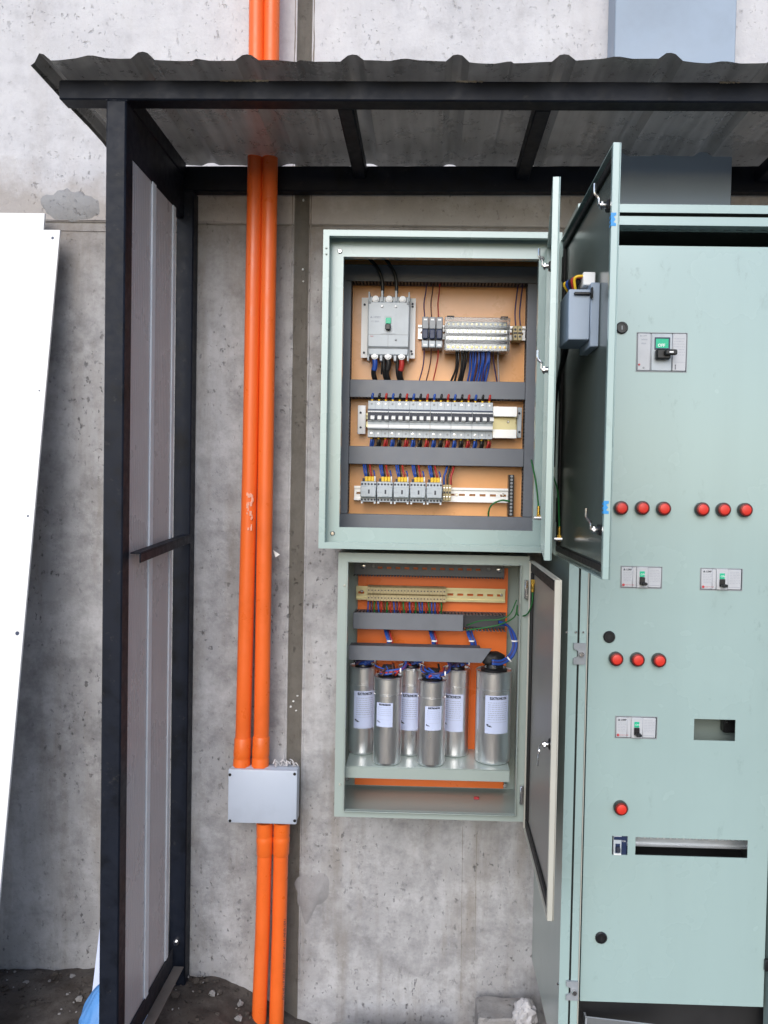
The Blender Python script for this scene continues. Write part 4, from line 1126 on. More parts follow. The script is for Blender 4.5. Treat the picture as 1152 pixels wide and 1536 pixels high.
mb = MB(); mb.box(rs[0], rs[1], Y(1.838), Y(1.984), rs[3]-.002, rs[3], .0008).box(rs[0], rs[1], Y(1.838), Y(1.840), rs[2], rs[3]-.0022, .0006)
mb.build('shelf', 'greyg', LE)
for px, py in ((521, 1168), (757, 1178)): screw(LE, at(px, py, 2.0), 2.0, .006, 'steel')
MB().box(at(711, 1190, 1.93).x, at(719, 1190, 1.93).x, Y(1.93), Y(1.937), lz0+.003, lz0+.009, .001).build('loose_clip', 'redink', LE)
# open door
lf = at(826.5, 1127, 1.41); T3 = at(837, 1127, 1.41).x-lf.x
ez1, ez0 = at(836, 870, 1.41).z, at(823, 1382, 1.41).z
D3, L3, W3 = pan_door(LE, 'door', lx1-.002, Y(DL)-.010, lf.x, Y(1.41), ez0, ez1, T3, 'pebble', 'green_shaded2', label='cream door swung open, seen from its back')
gasket(D3, L3, W3, ez0, ez1, T3, .005, .021, .006)
zc = at(818, 1119, 1.43).z
cam_latch(D3, W3, L3-.030, zc, T3, key=True)
mb = MB(); yb3 = T3-.026
mb.lathe((0, 0, 0), [(.007, -.0008), (.007, .0008), (.003, .0008)], 14, 'Y')
for v in mb.bm.verts: v.co = Vector((L3-.034, yb3-.004, zc-.014))+v.co
mb.box(L3-.036, L3-.032, yb3-.006, yb3-.004, zc-.044, zc-.020, .0006)
mb.tube([(L3-.034, yb3, zc), (L3-.036, yb3-.004, zc-.008), (L3-.034, yb3-.004, zc-.014)], .001, 6, 4)
put(mb, W3); mb.build('key', 'steel', D3)
for py, z in ((883, None), (1190, None)):
    p = at(786, py, DL)
    hg = MB().box(lx1-.012, lx1-.003, Y(DL)-.016, Y(DL)-.0014, p.z-.022, p.z+.022, .002).build('hinge', 'steel', LE)
# earth wire from door to duct
p = at(799, 884, 1.76)
ew = wire(LE, [p, at(798, 905, 1.77), at(790, 922, 1.80), at(776, 922, 1.84), at(776, 908, 1.87), at(772, 925, 1.90), at(752, 936, 1.92), at(725, 942, 1.93), at(697, 945, 1.945)], .0019, 'greenw', 'earth_wire')
wire(LE, [at(700, 938, 1.95), at(722, 931, 1.935), at(750, 929, 1.925), at(765, 921, 1.92), at(775, 900, 1.92)], .0017, 'greenw', 'earth_wire')
MB().cyl(p+Vector((0, 0, .012)), p-Vector((0, 0, .006)), .0042, 10).box(p.x-.004, p.x+.004, p.y-.001, p.y+.001, p.z+.012, p.z+.022).build('lug', 'brass', ew)

# ---- lower ducts, terminals
g2 = 'grey ducts in the lower enclosure'
rt = rect(531, 847, 757, 865, 1.965)
pd = thing('wiring_duct', 'open slotted dark grey duct at the head of the lower enclosure', 'wiring duct', ((rt[0]+rt[1])/2, Y(1.98), rt[2]), g2)
hs = []
for i in range(12):
    c = at(570+13.4*i, 852, 1.97).x; zc = (rt[2]+rt[3])/2+.004; hs.append((c-.006, c+.006, zc-.0028, zc+.0028))
MB().plate(rt[0], rt[1], rt[2], rt[3]+.01, Y(1.974), Y(1.976), hs).build('base', 'duct', pd, smooth=0)
f = MB(); n = int((rt[1]-rt[0])/.0072)
for i in range(n):
    a_ = rt[0]+(rt[1]-rt[0])*i/n; f.box(a_, a_+.0042, Y(1.945), Y(1.9738), rt[2]-.0002, rt[2]+.0014)
f.build('side_teeth', 'duct_dk', pd, smooth=0, kind='stuff')
for px, py, rr_, mt in ((545, 849, .0075, 'steel'), (561, 849, .005, 'mgrey'), (733, 854, .005, 'mgrey'), (749, 855, .0075, 'steel')): screw(pd, at(px, py, 1.974), 1.9738, rr_, mt)
rl, rx0_, rx1_, rz_ = din_rail('yellow zinc rail carrying the beige terminals in the lower enclosure', 534, 758, 891.5, 1.968, mat='zinc')
for px, py in ((543, 886.5), (752, 892.5)): screw(rl, at(px, py, 1.975), 1.9745, .004)
r = rect(550.5, 881, 669, 904, 1.93)
tb = thing('terminal_block', 'long row of beige rail terminals at the top of the lower enclosure', 'terminal block', ((r[0]+r[1])/2, Y(1.965), r[2]))
n = 24; hh = r[3]-r[2]
prof_t = [(1.966, 0), (1.966, 1), (1.945, 1), (1.935, .93), (1.935, .56), (1.947, .53), (1.947, .47), (1.935, .44), (1.935, .07), (1.945, 0)]
p_ = None
for k in range(n):
    xa_ = r[0]+(r[1]-r[0])*k/n; xb_ = xa_+(r[1]-r[0])/n-.0005
    if p_ is None:
        p_ = MB().prism([(Y(d), r[2]+hh*f) for d, f in prof_t], 'X', xa_, xb_).build('terminal', 'beige', tb, smooth=0)
        c = (xa_+xb_)/2
        for f in (.75, .25): MB().lathe((c, Y(1.935), r[2]+hh*f), [(.0018, 0), (.0018, .0005), (.0004, .0006)], 8, 'Y').build('screw', 'ink', p_)
    else: copy_part(p_, tb, Vector(((r[1]-r[0])*k/n, 0, 0)))
rr = random.Random(4); cols = ['bluew', 'purplew', 'greenw', 'bluew', 'redw', 'brownw', 'greenw', 'redw', 'bluew', 'purplew', 'redw', 'greenw', 'redw', 'bluew', 'redw', 'greenw', 'bluew', 'bluew', 'redw', 'greenw', 'bluew', 'bluew', 'redw', 'greenw', 'greenw']
for i in range(24):
    px = 552.5+4.75*i
    wire(tb, [at(px, 902+.4*i*.2, 1.945), at(px+rr.uniform(-1, 1), 911, 1.938), at(px+rr.uniform(-1, 3), 925, 1.95)], .0021, cols[i])
r = rect(529.5, 921, 762, 946, 1.925)
duct('half covered grey duct across the lower enclosure below the beige terminals', r, 1.925, 1.984, 'H', cover=(695-529.5)/(762-529.5), group=g2)
r = rect(523, 970.5, 730, 992, 1.885)
t_ = thing('wiring_duct', 'flat grey duct directly above the capacitors', 'wiring duct', ((r[0]+r[1])/2, Y(1.9), r[2]), g2)
mb = MB(); mb.prism([(r[0], r[2]), (r[1]-.012, r[2]), (r[1]+.012, r[3]), (r[0], r[3])], 'Y', Y(1.885), Y(1.888)); mb.build('cover', 'duct', t_)
MB().box(r[0]+.001, r[1]-.014, Y(1.8885), Y(1.93), r[2]+.001, r[3]-.001, .001).build('base', 'duct_dk', t_)
def bundle(name, label, pts_list, mats, r=.0028, ties=()):
    b = thing(name, label, 'cable bundle', pts_list[0][0])
    for p, m_ in zip(pts_list, mats): wire(b, p, r, m_)
    for q, ax, rd in ties:
        MB().cyl(q-ax*.0016, q+ax*.0016, rd, 12).build('cable_tie', 'white', b)
    return b
for px, lab in ((583, 'left blue and purple cable bundle dropping to the capacitors'), (650, 'middle blue and purple cable bundle dropping to the capacitors'), (706, 'right curved blue cable bundle dropping to the capacitors')):
    pl = []; ms = []
    for k in range(4):
        o_ = (k-1.5)*2.2; bx = 3 if px < 700 else 8
        pl.append([at(px-3+o_, 944, 1.955), at(px+o_, 955, 1.938+.003*(k % 2)), at(px+1+o_+bx*.3, 962, 1.935), at(px+o_+bx*.7, 974, 1.94)]); ms.append(('bluew', 'bluew', 'purplew', 'redw' if px < 700 else 'bluew')[k])
    bundle('cable_bundle', lab, pl, ms, .0026, [(at(px+1.5, 961, 1.936), Vector((0, 0, 1)), .0075)])
pl = []; ms = []
for k in range(4):
    o_ = 1.7*k
    pl.append([at(748, 932+o_, 1.95), at(760+o_*.4, 937+o_*.4, 1.935), at(771-o_, 950, 1.91), at(775-o_, 968, 1.89), at(768-o_, 986-o_*.5, 1.878), at(752, 996-o_, 1.866), at(738, 996-o_, 1.858)]); ms.append(('bluew', 'bluew', 'purplew', 'bluew')[k])
bundle('cable_bundle', 'blue cable bundle looping down to the rightmost capacitor', pl, ms, .0028, [(at(772, 961, 1.898), Vector((0, 0, 1)), .009), (at(764, 989, 1.87), Vector((.7, 0, .6)).normalized(), .008)])

# ---- capacitors
def capacitor(px, pyt, pyb, wpx, d, label, big, lab_rect, small):
    """aluminium can, crimped rim, black terminal cover, paper label wrapped on the can"""
    c = at(px, (pyt+pyb)/2, d); R = wpx*.5*d/F
    zb_ = rs[3]+.0005; zt_ = at(px, pyt, d-R*.5).z
    cp = thing('capacitor', label, 'capacitor', (c.x, c.y, zb_), 'aluminium capacitors on the shelf')
    hgt = zt_-zb_; tk_ = .62 if d > 1.93 else .74
    MB().lathe((c.x, c.y, zb_), [(R*.86, 0), (R*.97, .002), (R, .006), (R, .010), (R, hgt*.79), (R, hgt*.80), (R*.965, hgt*.805), (R*.965, hgt*.815), (R, hgt*.82), (R, hgt*.83), (R, hgt-.008), (R, hgt-.004), (R*1.03, hgt-.003), (R*1.035, hgt), (R*.97, hgt+.001), (R*.95, hgt-.004), (.001, hgt-.004)], 64).build('can', 'can', cp, smooth=12)
    MB().lathe((c.x, c.y, zb_+hgt-.004), [(R*tk_, 0), (R*tk_, .006), (R*.55, .010), (R*.52, .022), (R*.45, .025), (.001, .025)], 28).box(c.x-R*.45, c.x+R*.45, c.y-R*.35, c.y+R*.35, zb_+hgt+.016, zb_+hgt+.026, .003).build('terminal_cover', 'blackp', cp)
    for k in range(3):
        a_ = -PI/2+(k-1)*.9; q = Vector((c.x+R*.66*math.cos(a_), c.y+R*.66*math.sin(a_), zb_+hgt+.008))
        MB().cyl(q, q+Vector((0, 0, .006)), .003, 8).build('terminal_screw', 'steel', cp)
    # label
    lx0_, lx1_, ly0, ly1 = lab_rect
    z1, z0 = at(px, ly0, d-R).z, at(px, ly1, d-R).z
    def ang(pxx): return math.asin(max(-.98, min(.98, (at(pxx, (ly0+ly1)/2, d-R*.8).x-c.x)/R)))
    a0, a1 = ang(lx0_), ang(lx1_)
    bm = bmesh.new(); rows = []
    for i in range(17):
        a_ = a0+(a1-a0)*i/16; rows.append([bm.verts.new((c.x+(R+.0004)*math.sin(a_), c.y-(R+.0004)*math.cos(a_), z)) for z in (z0, z1)])
    for A, B in zip(rows, rows[1:]): bm.faces.new((A[0], B[0], B[1], A[1]))
    mb = MB(); mb.bm.free(); mb.bm = bm; lb = mb.build('label', 'label', cp, smooth=180)
    W_ = (a1-a0)*R; am = (a0+a1)/2; hl = z1-z0
    def onl(u, z): a_ = a0+(u/W_)*(a1-a0); return Vector((c.x+(R+.0008)*math.sin(a_), c.y-(R+.0008)*math.cos(a_), z))
    def ink(u0, u1, z_0, z_1, mb):
        k = max(2, int((u1-u0)/.003)); prev = None
        for i in range(k+1):
            u = u0+(u1-u0)*i/k; cur = (mb.bm.verts.new(onl(u, z_0)), mb.bm.verts.new(onl(u, z_1)))
            if prev: mb.bm.faces.new((prev[0], cur[0], cur[1], prev[1]))
            prev = cur
    rr = random.Random(int(px))
    mb = MB(); nl = 5 if small else 9
    for i in range(nl):
        z = z1-hl*(.19+.055*i*(1.5 if small else 1)); u = W_*.12
        while u < W_*.86:
            l = W_*rr.uniform(.03, .13); ink(u, min(u+l, W_*.9), z, z+hl*.011, mb); u += l+W_*.025
    ink(W_*.10, W_*.90, z1-hl*.695, z1-hl*.69, mb)
    mb.build('label_print', 'inkg', cp, smooth=0)
    mb = MB(); ink(W_*.07, W_*.15, z0+hl*.21, z0+hl*.25, mb); ink(W_*.11, W_*.24, z0+hl*.185, z0+hl*.215, mb); ink(W_*.18, W_*.29, z0+hl*.175, z0+hl*.19, mb)
    mb.build('label_mark', 'ink', cp, smooth=0)
    s = 'ELECTRONICON'
    tx = text(s, hl*.11, (0, 0, 0), 'ink', cp, 'label_heading', align='LEFT', bold=.0005)
    me = tx.data; mxx = max(v.co.x for v in me.vertices)
    tw = W_*.68; u00 = W_*.19
    for v in me.vertices:
        u = u00+v.co.x/mxx*tw; p = onl(u, z1-hl*.10+v.co.z*.85); a_ = a0+(u/W_)*(a1-a0)
        v.co = p-(-Vector((c.x, c.y, zb_)))*0
    tx.location = -WLOC[cp.name]
    return cp, c, R, zb_+hgt
CAPS = [(544, 1000, 1140, 41, 1.945, 'tall capacitor at the far left of the back row', 0, (531, 560, 1037, 1093), 0),
        (615.5, 1001, 1142, 40, 1.945, 'middle capacitor of the back row, seen between the two front ones', 0, (600, 628, 1040, 1096), 0),
        (683, 1004, 1145, 40.5, 1.945, 'right hand capacitor of the back row beside the wide one', 0, (665, 694.5, 1042, 1098), 0),
        (739.5, 1007, 1147, 53, 1.905, 'widest capacitor, standing apart at the right end of the shelf', 1, (727.5, 762, 1044, 1101), 0),
        (581, 1016, 1149, 42, 1.872, 'left capacitor of the front row with a small label', 0, (565, 589, 1055, 1091), 1),
        (647, 1021, 1152, 42, 1.872, 'right capacitor of the front row with a small label', 0, (637.5, 662, 1060, 1096), 1)]
cps = [capacitor(*c) for c in CAPS]
for i, (cp, c, R, zt_) in enumerate(cps):
    if i == 3:
        continue
    s = 1 if i < 3 else .6
    for k in range(3):
        z = zt_+.012+.002*k
        mt = ('bluew', 'bluew', 'purplew')[k] if i != 4 else ('bluew', 'redw', 'bluew')[k]
        wire(cp, [Vector((c.x-R*.55, c.y-R*.5+.004*k, z-.004)), Vector((c.x, c.y-R*.78, z-.002+.002*k)), Vector((c.x+R*.9, c.y-R*.6, z+.006)), Vector((c.x+R*1.25, c.y+R*.1+.003*k, z+.012)), Vector((c.x+R*1.15, c.y+R*.9, z+.022))], .0027, mt)
    q = Vector((c.x+R*.9, c.y-R*.6, zt_+.018)); MB().cyl(q-Vector((.0016, 0, 0)), q+Vector((.0016, 0, 0)), .0065, 10).build('cable_tie', 'white', cp)
rr = random.Random(77)
for i in (0, 1, 2, 4, 5):
    cp, c, R, zt_ = cps[i]
    for k in range(7):
        a_, b_ = rr.uniform(-1, 1), rr.uniform(-1, 1)
        wire(cp, [Vector((c.x+R*.6*a_, c.y-R*.55, zt_+.006)), Vector((c.x+R*(.5*a_+.4*rr.uniform(-1, 1)), c.y-R*(.75+.25*rr.random()), zt_+rr.uniform(.010, .020))), Vector((c.x+R*b_, c.y-R*.2, zt_+rr.uniform(.018, .026))), Vector((c.x+R*b_*1.1, c.y+R*.7, zt_+rr.uniform(.016, .032)))], rr.choice((.0018, .0022, .0026)), rr.choice(('bluew', 'bluew', 'blackw', 'redw', 'brownw', 'purplew')))
# orange earth braid by the wide capacitor, and its bulky black cover
cp, c, R, zt_ = cps[3]
MB().blob((c.x-.002, c.y, zt_+.026), R*.66, 3, .25, 6, 4, (1, .9, .6)).build('boot', 'blackr', cp, smooth=60)

# ================================================================== TALL FLOOR CABINET
DT = 1.62
tx0 = at(845.5, 1200, DT).x
tzt = at(1040, 307, DT).z
d_r = at(1147, 1440, 1.638).x
tx1 = d_r+(at(872, 1400, 1.638).x-tx0)+.002
FC = thing('floor_cabinet', 'tall pale green floor cabinet with red pilot lamps and switch cutouts', 'cabinet', ((tx0+tx1)/2, Y(1.8), 0))
tb0 = .06
mb = MB(); s = .002
mb.box(tx0, tx0+s, Y(DT)+.002, Y(2.013), tb0, tzt).box(tx1-s, tx1, Y(DT)+.002, Y(2.013), tb0, tzt)
mb.box(tx0+s, tx1-s, Y(DT)+.002, Y(2.013), tzt-s, tzt)
mb.build('body', 'greyg', FC, smooth=0)
MB().box(tx0+s+.0005, tx1-s-.0005, Y(2.006), Y(2.0085), tb0, tzt-s-.0005).build('back_panel', 'inside', FC)
M['groove'] = paint('shadow_groove', (.06, .075, .075), .5, .05, 9)  # frame groove coloured dark for the shade inside it
# outer frame strip A, groove, inner frame strip B
A1 = at(860, 1200, DT).x; B0 = at(863, 1200, DT).x; B1 = at(873.5, 1200, DT).x
wA, gap, wB = A1-tx0, B0-A1, B1-B0
zA = at(1040, 319.5, DT).z; zB1 = at(1040, 325.5, DT).z; zB0 = at(1040, 338.5, DT).z
zbot = .10
MB().plate(tx0, tx1, zbot, tzt, Y(DT), Y(DT)+.0018, [(A1, tx1-wA, zbot-.01, zA)]).build('outer_frame', 'green', FC, smooth=0)
mb = MB()
for x in (A1-.0012, tx1-wA): mb.box(x, x+.0012, Y(DT)+.002, Y(DT)+.016, zbot, zA)
mb.box(A1+.0002, tx1-wA-.0002, Y(DT)+.002, Y(DT)+.016, zA, zA+.0012)
mb.box(A1-.001, tx1-wA+.001, Y(DT)+.0165, Y(DT)+.0175, zB0+.002, zA+.001); mb.box(A1-.001, B1-.003, Y(DT)+.0165, Y(DT)+.0175, zbot, zB0); mb.box(tx1-wA-gap-wB+.003, tx1-wA+.001, Y(DT)+.0165, Y(DT)+.0175, zbot, zB0)
mb.build('groove', 'groove', FC, smooth=0)
MB().plate(B0, tx1-wA-gap, zbot, zB1, Y(DT)-.001, Y(DT)+.0012, [(B1, tx1-wA-gap-wB, zbot-.01, zB0)]).build('inner_frame', 'green', FC, smooth=0)
mb = MB()
mb.box(B1-.0015, B1, Y(DT)+.0013, Y(DT)+.040, zbot, zB0).box(tx1-wA-gap-wB, tx1-wA-gap-wB+.0015, Y(DT)+.0013, Y(DT)+.040, zbot, zB0)
mb.build('inner_frame', 'green', FC, smooth=0)
# slotted soffit under the head of the frame
mb = MB(); xa_, xb_ = B1, tx1-wA-gap-wB; n = 16
yy0, yy1 = Y(DT)+.0013, Y(DT)+.038
mb.box(xa_, xb_, yy0, yy0+.022, zB0, zB0+.0015); mb.box(xa_, xb_, yy0+.028, yy1, zB0, zB0+.0015)
for i in range(n):
    a_ = xa_+(xb_-xa_)*i/n; mb.box(a_, a_+(xb_-xa_)/n*.55, yy0+.0221, yy0+.0279, zB0, zB0+.0015)
mb.build('slotted_rail', 'green', FC, smooth=0)
# thin bright edge strip left of the door
DD = 1.638
dx0 = at(877.5, 1200, DD).x
MB().box(B1+.0012, B1+.0030, Y(DT)+.001, Y(DT)+.005, zbot, zB0-.002).build('edge_trim', 'pebble', FC)
MB().box(B1+.0005, dx0+.004, Y(DD)+.019, Y(DD)+.020, zbot, zB0-.004).build('gap_shadow', 'blackr', FC)  # black strip standing in for the shade in the door gap
# door with cutouts
dzt = at(1040, 369.5, DD).z; dzb = at(1010, 1506, DD).z
def cut(a, b, c, e): return rect(a, b, c, e, DD)
c_big = cut(955, 499.5, 1030, 557.5)
c_sm = [cut(931, 850, 992.5, 882), cut(1050.5, 853, 1113, 885), cut(923, 1075, 985, 1107)]
c_emp = cut(1041, 1079, 1103, 1111)
c_mcb = cut(918, 1254, 941.5, 1282.5)
c_slot = cut(953, 1258, 1121.5, 1285)
holes = [c_big]+c_sm+[c_emp, c_mcb, c_slot]
mb = MB(); mb.plate(dx0, d_r, dzb, dzt, Y(DD), Y(DD)+.0022, holes)
door = mb.build('door', 'green', FC, smooth=0)
mb = MB()
for x in (dx0, d_r-.002): mb.box(x, x+.002, Y(DD)+.0024, Y(DD)+.018, dzb, dzt)
mb.box(dx0+.0021, d_r-.0021, Y(DD)+.0024, Y(DD)+.018, dzb, dzb+.002).box(dx0+.0021, d_r-.0021, Y(DD)+.0024, Y(DD)+.018, dzt-.002, dzt)
mb.build('door_fold', 'green', FC, smooth=0)
# internal plate behind the cutouts, black sheets standing in for the unlit interior
ipz = at(1072, 1060, 1.80).z
MB().box(dx0+.02, d_r-.02, Y(1.712), Y(1.714), at(1000, 1200, 1.71).z, at(1000, 1052, 1.71).z).build('mounting_plate', 'inside', FC)
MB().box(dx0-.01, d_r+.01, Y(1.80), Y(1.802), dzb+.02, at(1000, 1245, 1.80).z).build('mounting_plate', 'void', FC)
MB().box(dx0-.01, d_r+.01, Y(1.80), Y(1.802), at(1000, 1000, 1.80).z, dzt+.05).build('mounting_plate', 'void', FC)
# plinth recess
MB().box(tx0+.006, tx1-.006, Y(1.70), Y(1.703), -.12, dzb+.05).build('plinth', 'void', FC)
for x in (tx0+.0005, tx1-.0305): MB().box(x, x+.03, Y(DT)+.01, Y(DT)+.05, -.12, tb0-.001, .002).build('foot', 'black', FC)
# frame screws and hinge plates
for px, py in ((848.5, 948), (862, 948), (873, 948), (835, 1475), (851, 1474), (863, 1474)): screw(FC, at(px+1.5, py, DT), DT-.001, .0028)
for px, py, hh in ((869, 980, .022), (858, 1484, .020)):
    p = at(px, py, DT)
    hp = MB().prism([(p.x-.013, p.z-hh), (p.x+.012, p.z-hh), (p.x+.012, p.z+hh), (p.x-.013, p.z+hh), (p.x-.013, p.z+.010), (p.x-.004, p.z+.006), (p.x-.004, p.z-.006), (p.x-.013, p.z-.010)], 'Y', Y(DT)-.006, Y(DT)-.0013).build('hinge_plate', 'mgrey', FC, smooth=0)
    MB().cyl((p.x+.003, Y(DT)-.014, p.z), (p.x+.003, Y(DT)-.0062, p.z), .0052, 8).build('bolt', 'steel', hp)
# locks
for px, py, kk in ((932.5, 492, 1), (913.5, 955, 0), (901.5, 1406, 0)):
    p = at(px, py, DD)
    lk = MB().lathe((p.x, Y(DD)-.0002, p.z), [(.0125, 0), (.0125, .003), (.0105, .005), (.0085, .005), (.008, .0035), (.001, .0035)], 28, 'Y').build('lock', 'blackp', FC)
    MB().box(p.x-.001, p.x+.001, Y(DD)-.0042, Y(DD)-.0038, p.z-.004, p.z+.004).build('keyway', 'mgrey' if kk else 'void', lk)
p = at(1149, 1446, DD); MB().box(p.x-.005, p.x+.018, Y(DD)-.008, Y(DD)-.0002, p.z-.012, p.z+.012, .001).build('door_stop', 'blackp', FC)
# pilot lamps
lamps = [(932.5, 762), (964.5, 762), (996.5, 763), (1054.5, 764), (1086.5, 764.5), (1119, 765), (925, 989), (957, 990), (989.5, 991), (932, 1213.5)]
lab = ['pilot lamp, left of the upper left three', 'pilot lamp, middle of the upper left three', 'pilot lamp, right of the upper left three', 'pilot lamp, left of the upper right three', 'pilot lamp, middle of the upper right three', 'pilot lamp, right of the upper right three',
       'pilot lamp, left of the middle three', 'pilot lamp, middle of the middle three', 'pilot lamp, right of the middle three', 'single pilot lamp above the small breaker']
L0 = None
M['redrim'] = paint('dark_red_rim', (.20, .012, .010), .3, .04, 40)
for (px, py), lb in zip(lamps, lab):
    p = at(px, py, DD-.012)
    if L0 is None:
        L0 = MB().lathe((p.x, Y(DD)-.0003, p.z), [(.0143, 0), (.0146, .002), (.0146, .0095), (.0140, .0118), (.0132, .012), (.0130, .0095), (.001, .0095)], 36, 'Y').build('pilot_lamp', 'blackp', FC, smooth=50)
        MB().lathe((p.x, Y(DD)-.0098, p.z), [(.0129, 0), (.0129, .003), (.0122, .0046), (.0106, .0050), (.001, .0050)], 36, 'Y').build('lens_rim', 'redrim', L0)
        MB().lathe((p.x, Y(DD)-.0150, p.z), [(.0100, 0), (.0096, .0012), (.0075, .0020), (.001, .0024)], 32, 'Y').build('lens', 'red', L0)
        lp0 = p
    else: copy_part(L0, FC, p-lp0)

# breakers behind the cutouts
def panel_breaker(c, label, first=None):
    w_, h_ = c[1]-c[0], c[3]-c[2]; X = lambda f: c[0]+w_*f; Z = lambda f: c[2]+h_*f
    g_ = .0012
    if first:
        o, c0 = first
        return copy_thing(o, Vector((c[0]-c0[0], 0, c[2]-c0[2])), label)
    b = thing('panel_breaker', label, 'circuit breaker', (X(.5), Y(DD), Z(0)), 'small breakers behind the cabinet door')
    yF = Y(DD)-.002
    MB().box(c[0]+g_, X(.285), yF, Y(DD)+.06, c[2]+g_, c[3]-g_, .0012).build('front_left', 'lab_grey', b)
    MB().box(X(.287), X(.377), yF+.0008, Y(DD)+.06, c[2]+g_, c[3]-g_, .0006).build('front_strip', 'lab_grey', b)
    MB().box(X(.379), X(.66), yF-.0022, Y(DD)+.06, c[2]+g_*.5, c[3]-g_*.5, .0012).build('front_centre', 'lab_grey', b)
    MB().box(X(.662), c[1]-g_, yF, Y(DD)+.06, c[2]+g_, c[3]-g_, .0012).build('front_right', 'lab_grey', b)
    MB().box(X(.45), X(.57), yF-.0032, yF-.0023, Z(.53), Z(.79), .0004).build('indicator', 'teal', b)
    MB().box(X(.445), X(.575), yF-.006, yF-.0023, Z(.17), Z(.52), .0008).build('toggle_slot', 'blackp', b)
    MB().box(X(.46), X(.605), yF-.017, yF-.0061, Z(.16), Z(.30), .002).build('toggle', 'blackp', b)
    text('▲ LSMP', h_*.115, (X(.05), yF-.0002, Z(.82)), 'ink', b, bold=.00012)
    text('ON', h_*.13, (X(.468), yF-.0034, Z(.61)), 'white', b)
    rr = random.Random(3); mb = MB()
    for k in range(6):
        u = .06; z = .70-.075*k
        while u < .25: l = rr.uniform(.02, .07); mb.box(X(u), X(min(.265, u+l)), yF-.0003, yF+.0005, Z(z), Z(z+.018)); u += l+.02
    for k in range(8):
        u = .70; z = .84-.075*k
        while u < .93: l = rr.uniform(.03, .09); mb.box(X(u), X(min(.95, u+l)), yF-.0003, yF+.0005, Z(z), Z(z+.016)); u += l+.02
    mb.box(X(.68), X(.95), yF-.0003, yF+.0005, Z(.13), Z(.15))
    mb.build('small_print', 'inkl', b, smooth=0, kind='stuff')
    MB().lathe((X(.065), yF+.0004, Z(.14)), [(.0028, 0), (.0028, .0014), (.0006, .0016)], 14, 'Y').build('trip_button', 'redink', b)
    text('PUSH TO TRIP', h_*.06, (X(.12), yF-.0002, Z(.12)), 'redink', b)
    return b
M['lab_grey'] = paint('pale_breaker_front', (.52, .535, .57), .35, .03, 30)
M['inkl'] = paint('pale_print', (.36, .38, .44), .5, .02, 40)
fb = panel_breaker(c_sm[0], 'small breaker under the upper left three lamps, green indicator showing')
panel_breaker(c_sm[1], 'small breaker under the upper right three lamps, green indicator showing', (fb, c_sm[0]))
panel_breaker(c_sm[2], 'small breaker left of the empty rectangular cutout, green indicator showing', (fb, c_sm[0]))
for c in [c_big]+c_sm:                                            # dark rebate round every breaker
    MB().plate(c[0]-.0011, c[1]+.0011, c[2]-.0011, c[3]+.0011, Y(DD)-.0008, Y(DD)-.0002, [(c[0]+.0004, c[1]-.0004, c[2]+.0004, c[3]-.0004)]).build('cutout_edge', 'mgrey', FC, smooth=0)
c = c_big; w_, h_ = c[1]-c[0], c[3]-c[2]; X = lambda f: c[0]+w_*f; Z = lambda f: c[2]+h_*f; g_ = .0012; yF = Y(DD)-.002
bb = thing('panel_breaker', 'large breaker at the top of the cabinet door with green window and black lever', 'circuit breaker', (X(.5), Y(DD), Z(0)))
MB().box(c[0]+g_, X(.275), yF, Y(DD)+.07, c[2]+g_, c[3]-g_, .0015).build('front_left', 'lab_grey', bb)
MB().box(X(.29), X(.705), yF+.0006, Y(DD)+.07, c[2]+g_, c[3]-g_, .0015).build('front_centre', 'lgrey', bb)
MB().box(X(.712), c[1]-g_, yF, Y(DD)+.07, c[2]+g_, c[3]-g_, .0015).build('front_right', 'lab_grey', bb)
MB().box(X(.277), X(.288), yF+.002, Y(DD)+.06, c[2]+g_, c[3]-g_).build('gap', 'mgrey', bb)
MB().plate(X(.35), X(.655), Z(.57), Z(.88), yF-.0016, yF+.0005, [(X(.37), X(.625), Z(.605), Z(.85))]).build('window_frame', 'navy', bb, smooth=0)
MB().box(X(.37), X(.625), yF-.0008, yF+.0005, Z(.605), Z(.85)).build('indicator', 'teal', bb)
text('OFF', .0085, (X(.41), yF-.0010, Z(.64)), 'white', bb, bold=.0002)
MB().box(X(.355), X(.645), yF-.014, yF+.0004, Z(.295), Z(.56), .003).build('toggle', 'blackp', bb)
MB().box(X(.50), X(.745), yF-.024, yF-.0142, Z(.385), Z(.53), .0025).build('lever', 'blackp', bb)
MB().box(X(.58), X(.66), yF-.0246, yF-.0241, Z(.435), Z(.475)).build('lever_mark', 'white', bb)
text('▲ LSMP', .0042, (X(.05), yF-.0002, Z(.90)), 'inkg', bb)
text('NF400', .0046, (X(.08), yF-.0002, Z(.80)), 'inkg', bb); text('400A', .0046, (X(.08), yF-.0002, Z(.70)), 'inkg', bb)
MB().lathe((X(.05), yF+.0004, Z(.17)), [(.0022, 0), (.0022, .0014), (.0006, .0016)], 14, 'Y').build('trip_button', 'redink', bb)
MB().lathe((X(.14), yF+.0004, Z(.09)), [(.0022, 0), (.0022, .0008), (.0006, .001)], 14, 'Y').build('screw', 'mgrey', bb)
mb = MB()
for k in range(3): mb.box(X(.765), X(.785), yF-.0003, yF+.0005, Z(.06+.045*k), Z(.09+.045*k))
mb.build('small_print', 'ink', bb, smooth=0, kind='stuff')
mb = MB(); rr = random.Random(8)
for k in range(7):
    u = .74
    while u < .94: l = rr.uniform(.02, .06); mb.box(X(u), X(min(.96, u+l)), yF-.0003, yF+.0005, Z(.85-.07*k), Z(.861-.07*k)); u += l+.015
mb.box(X(.73), X(.96), yF-.0003, yF+.0005, Z(.245), Z(.252)); mb.build('small_print', 'inkl', bb, smooth=0, kind='stuff')
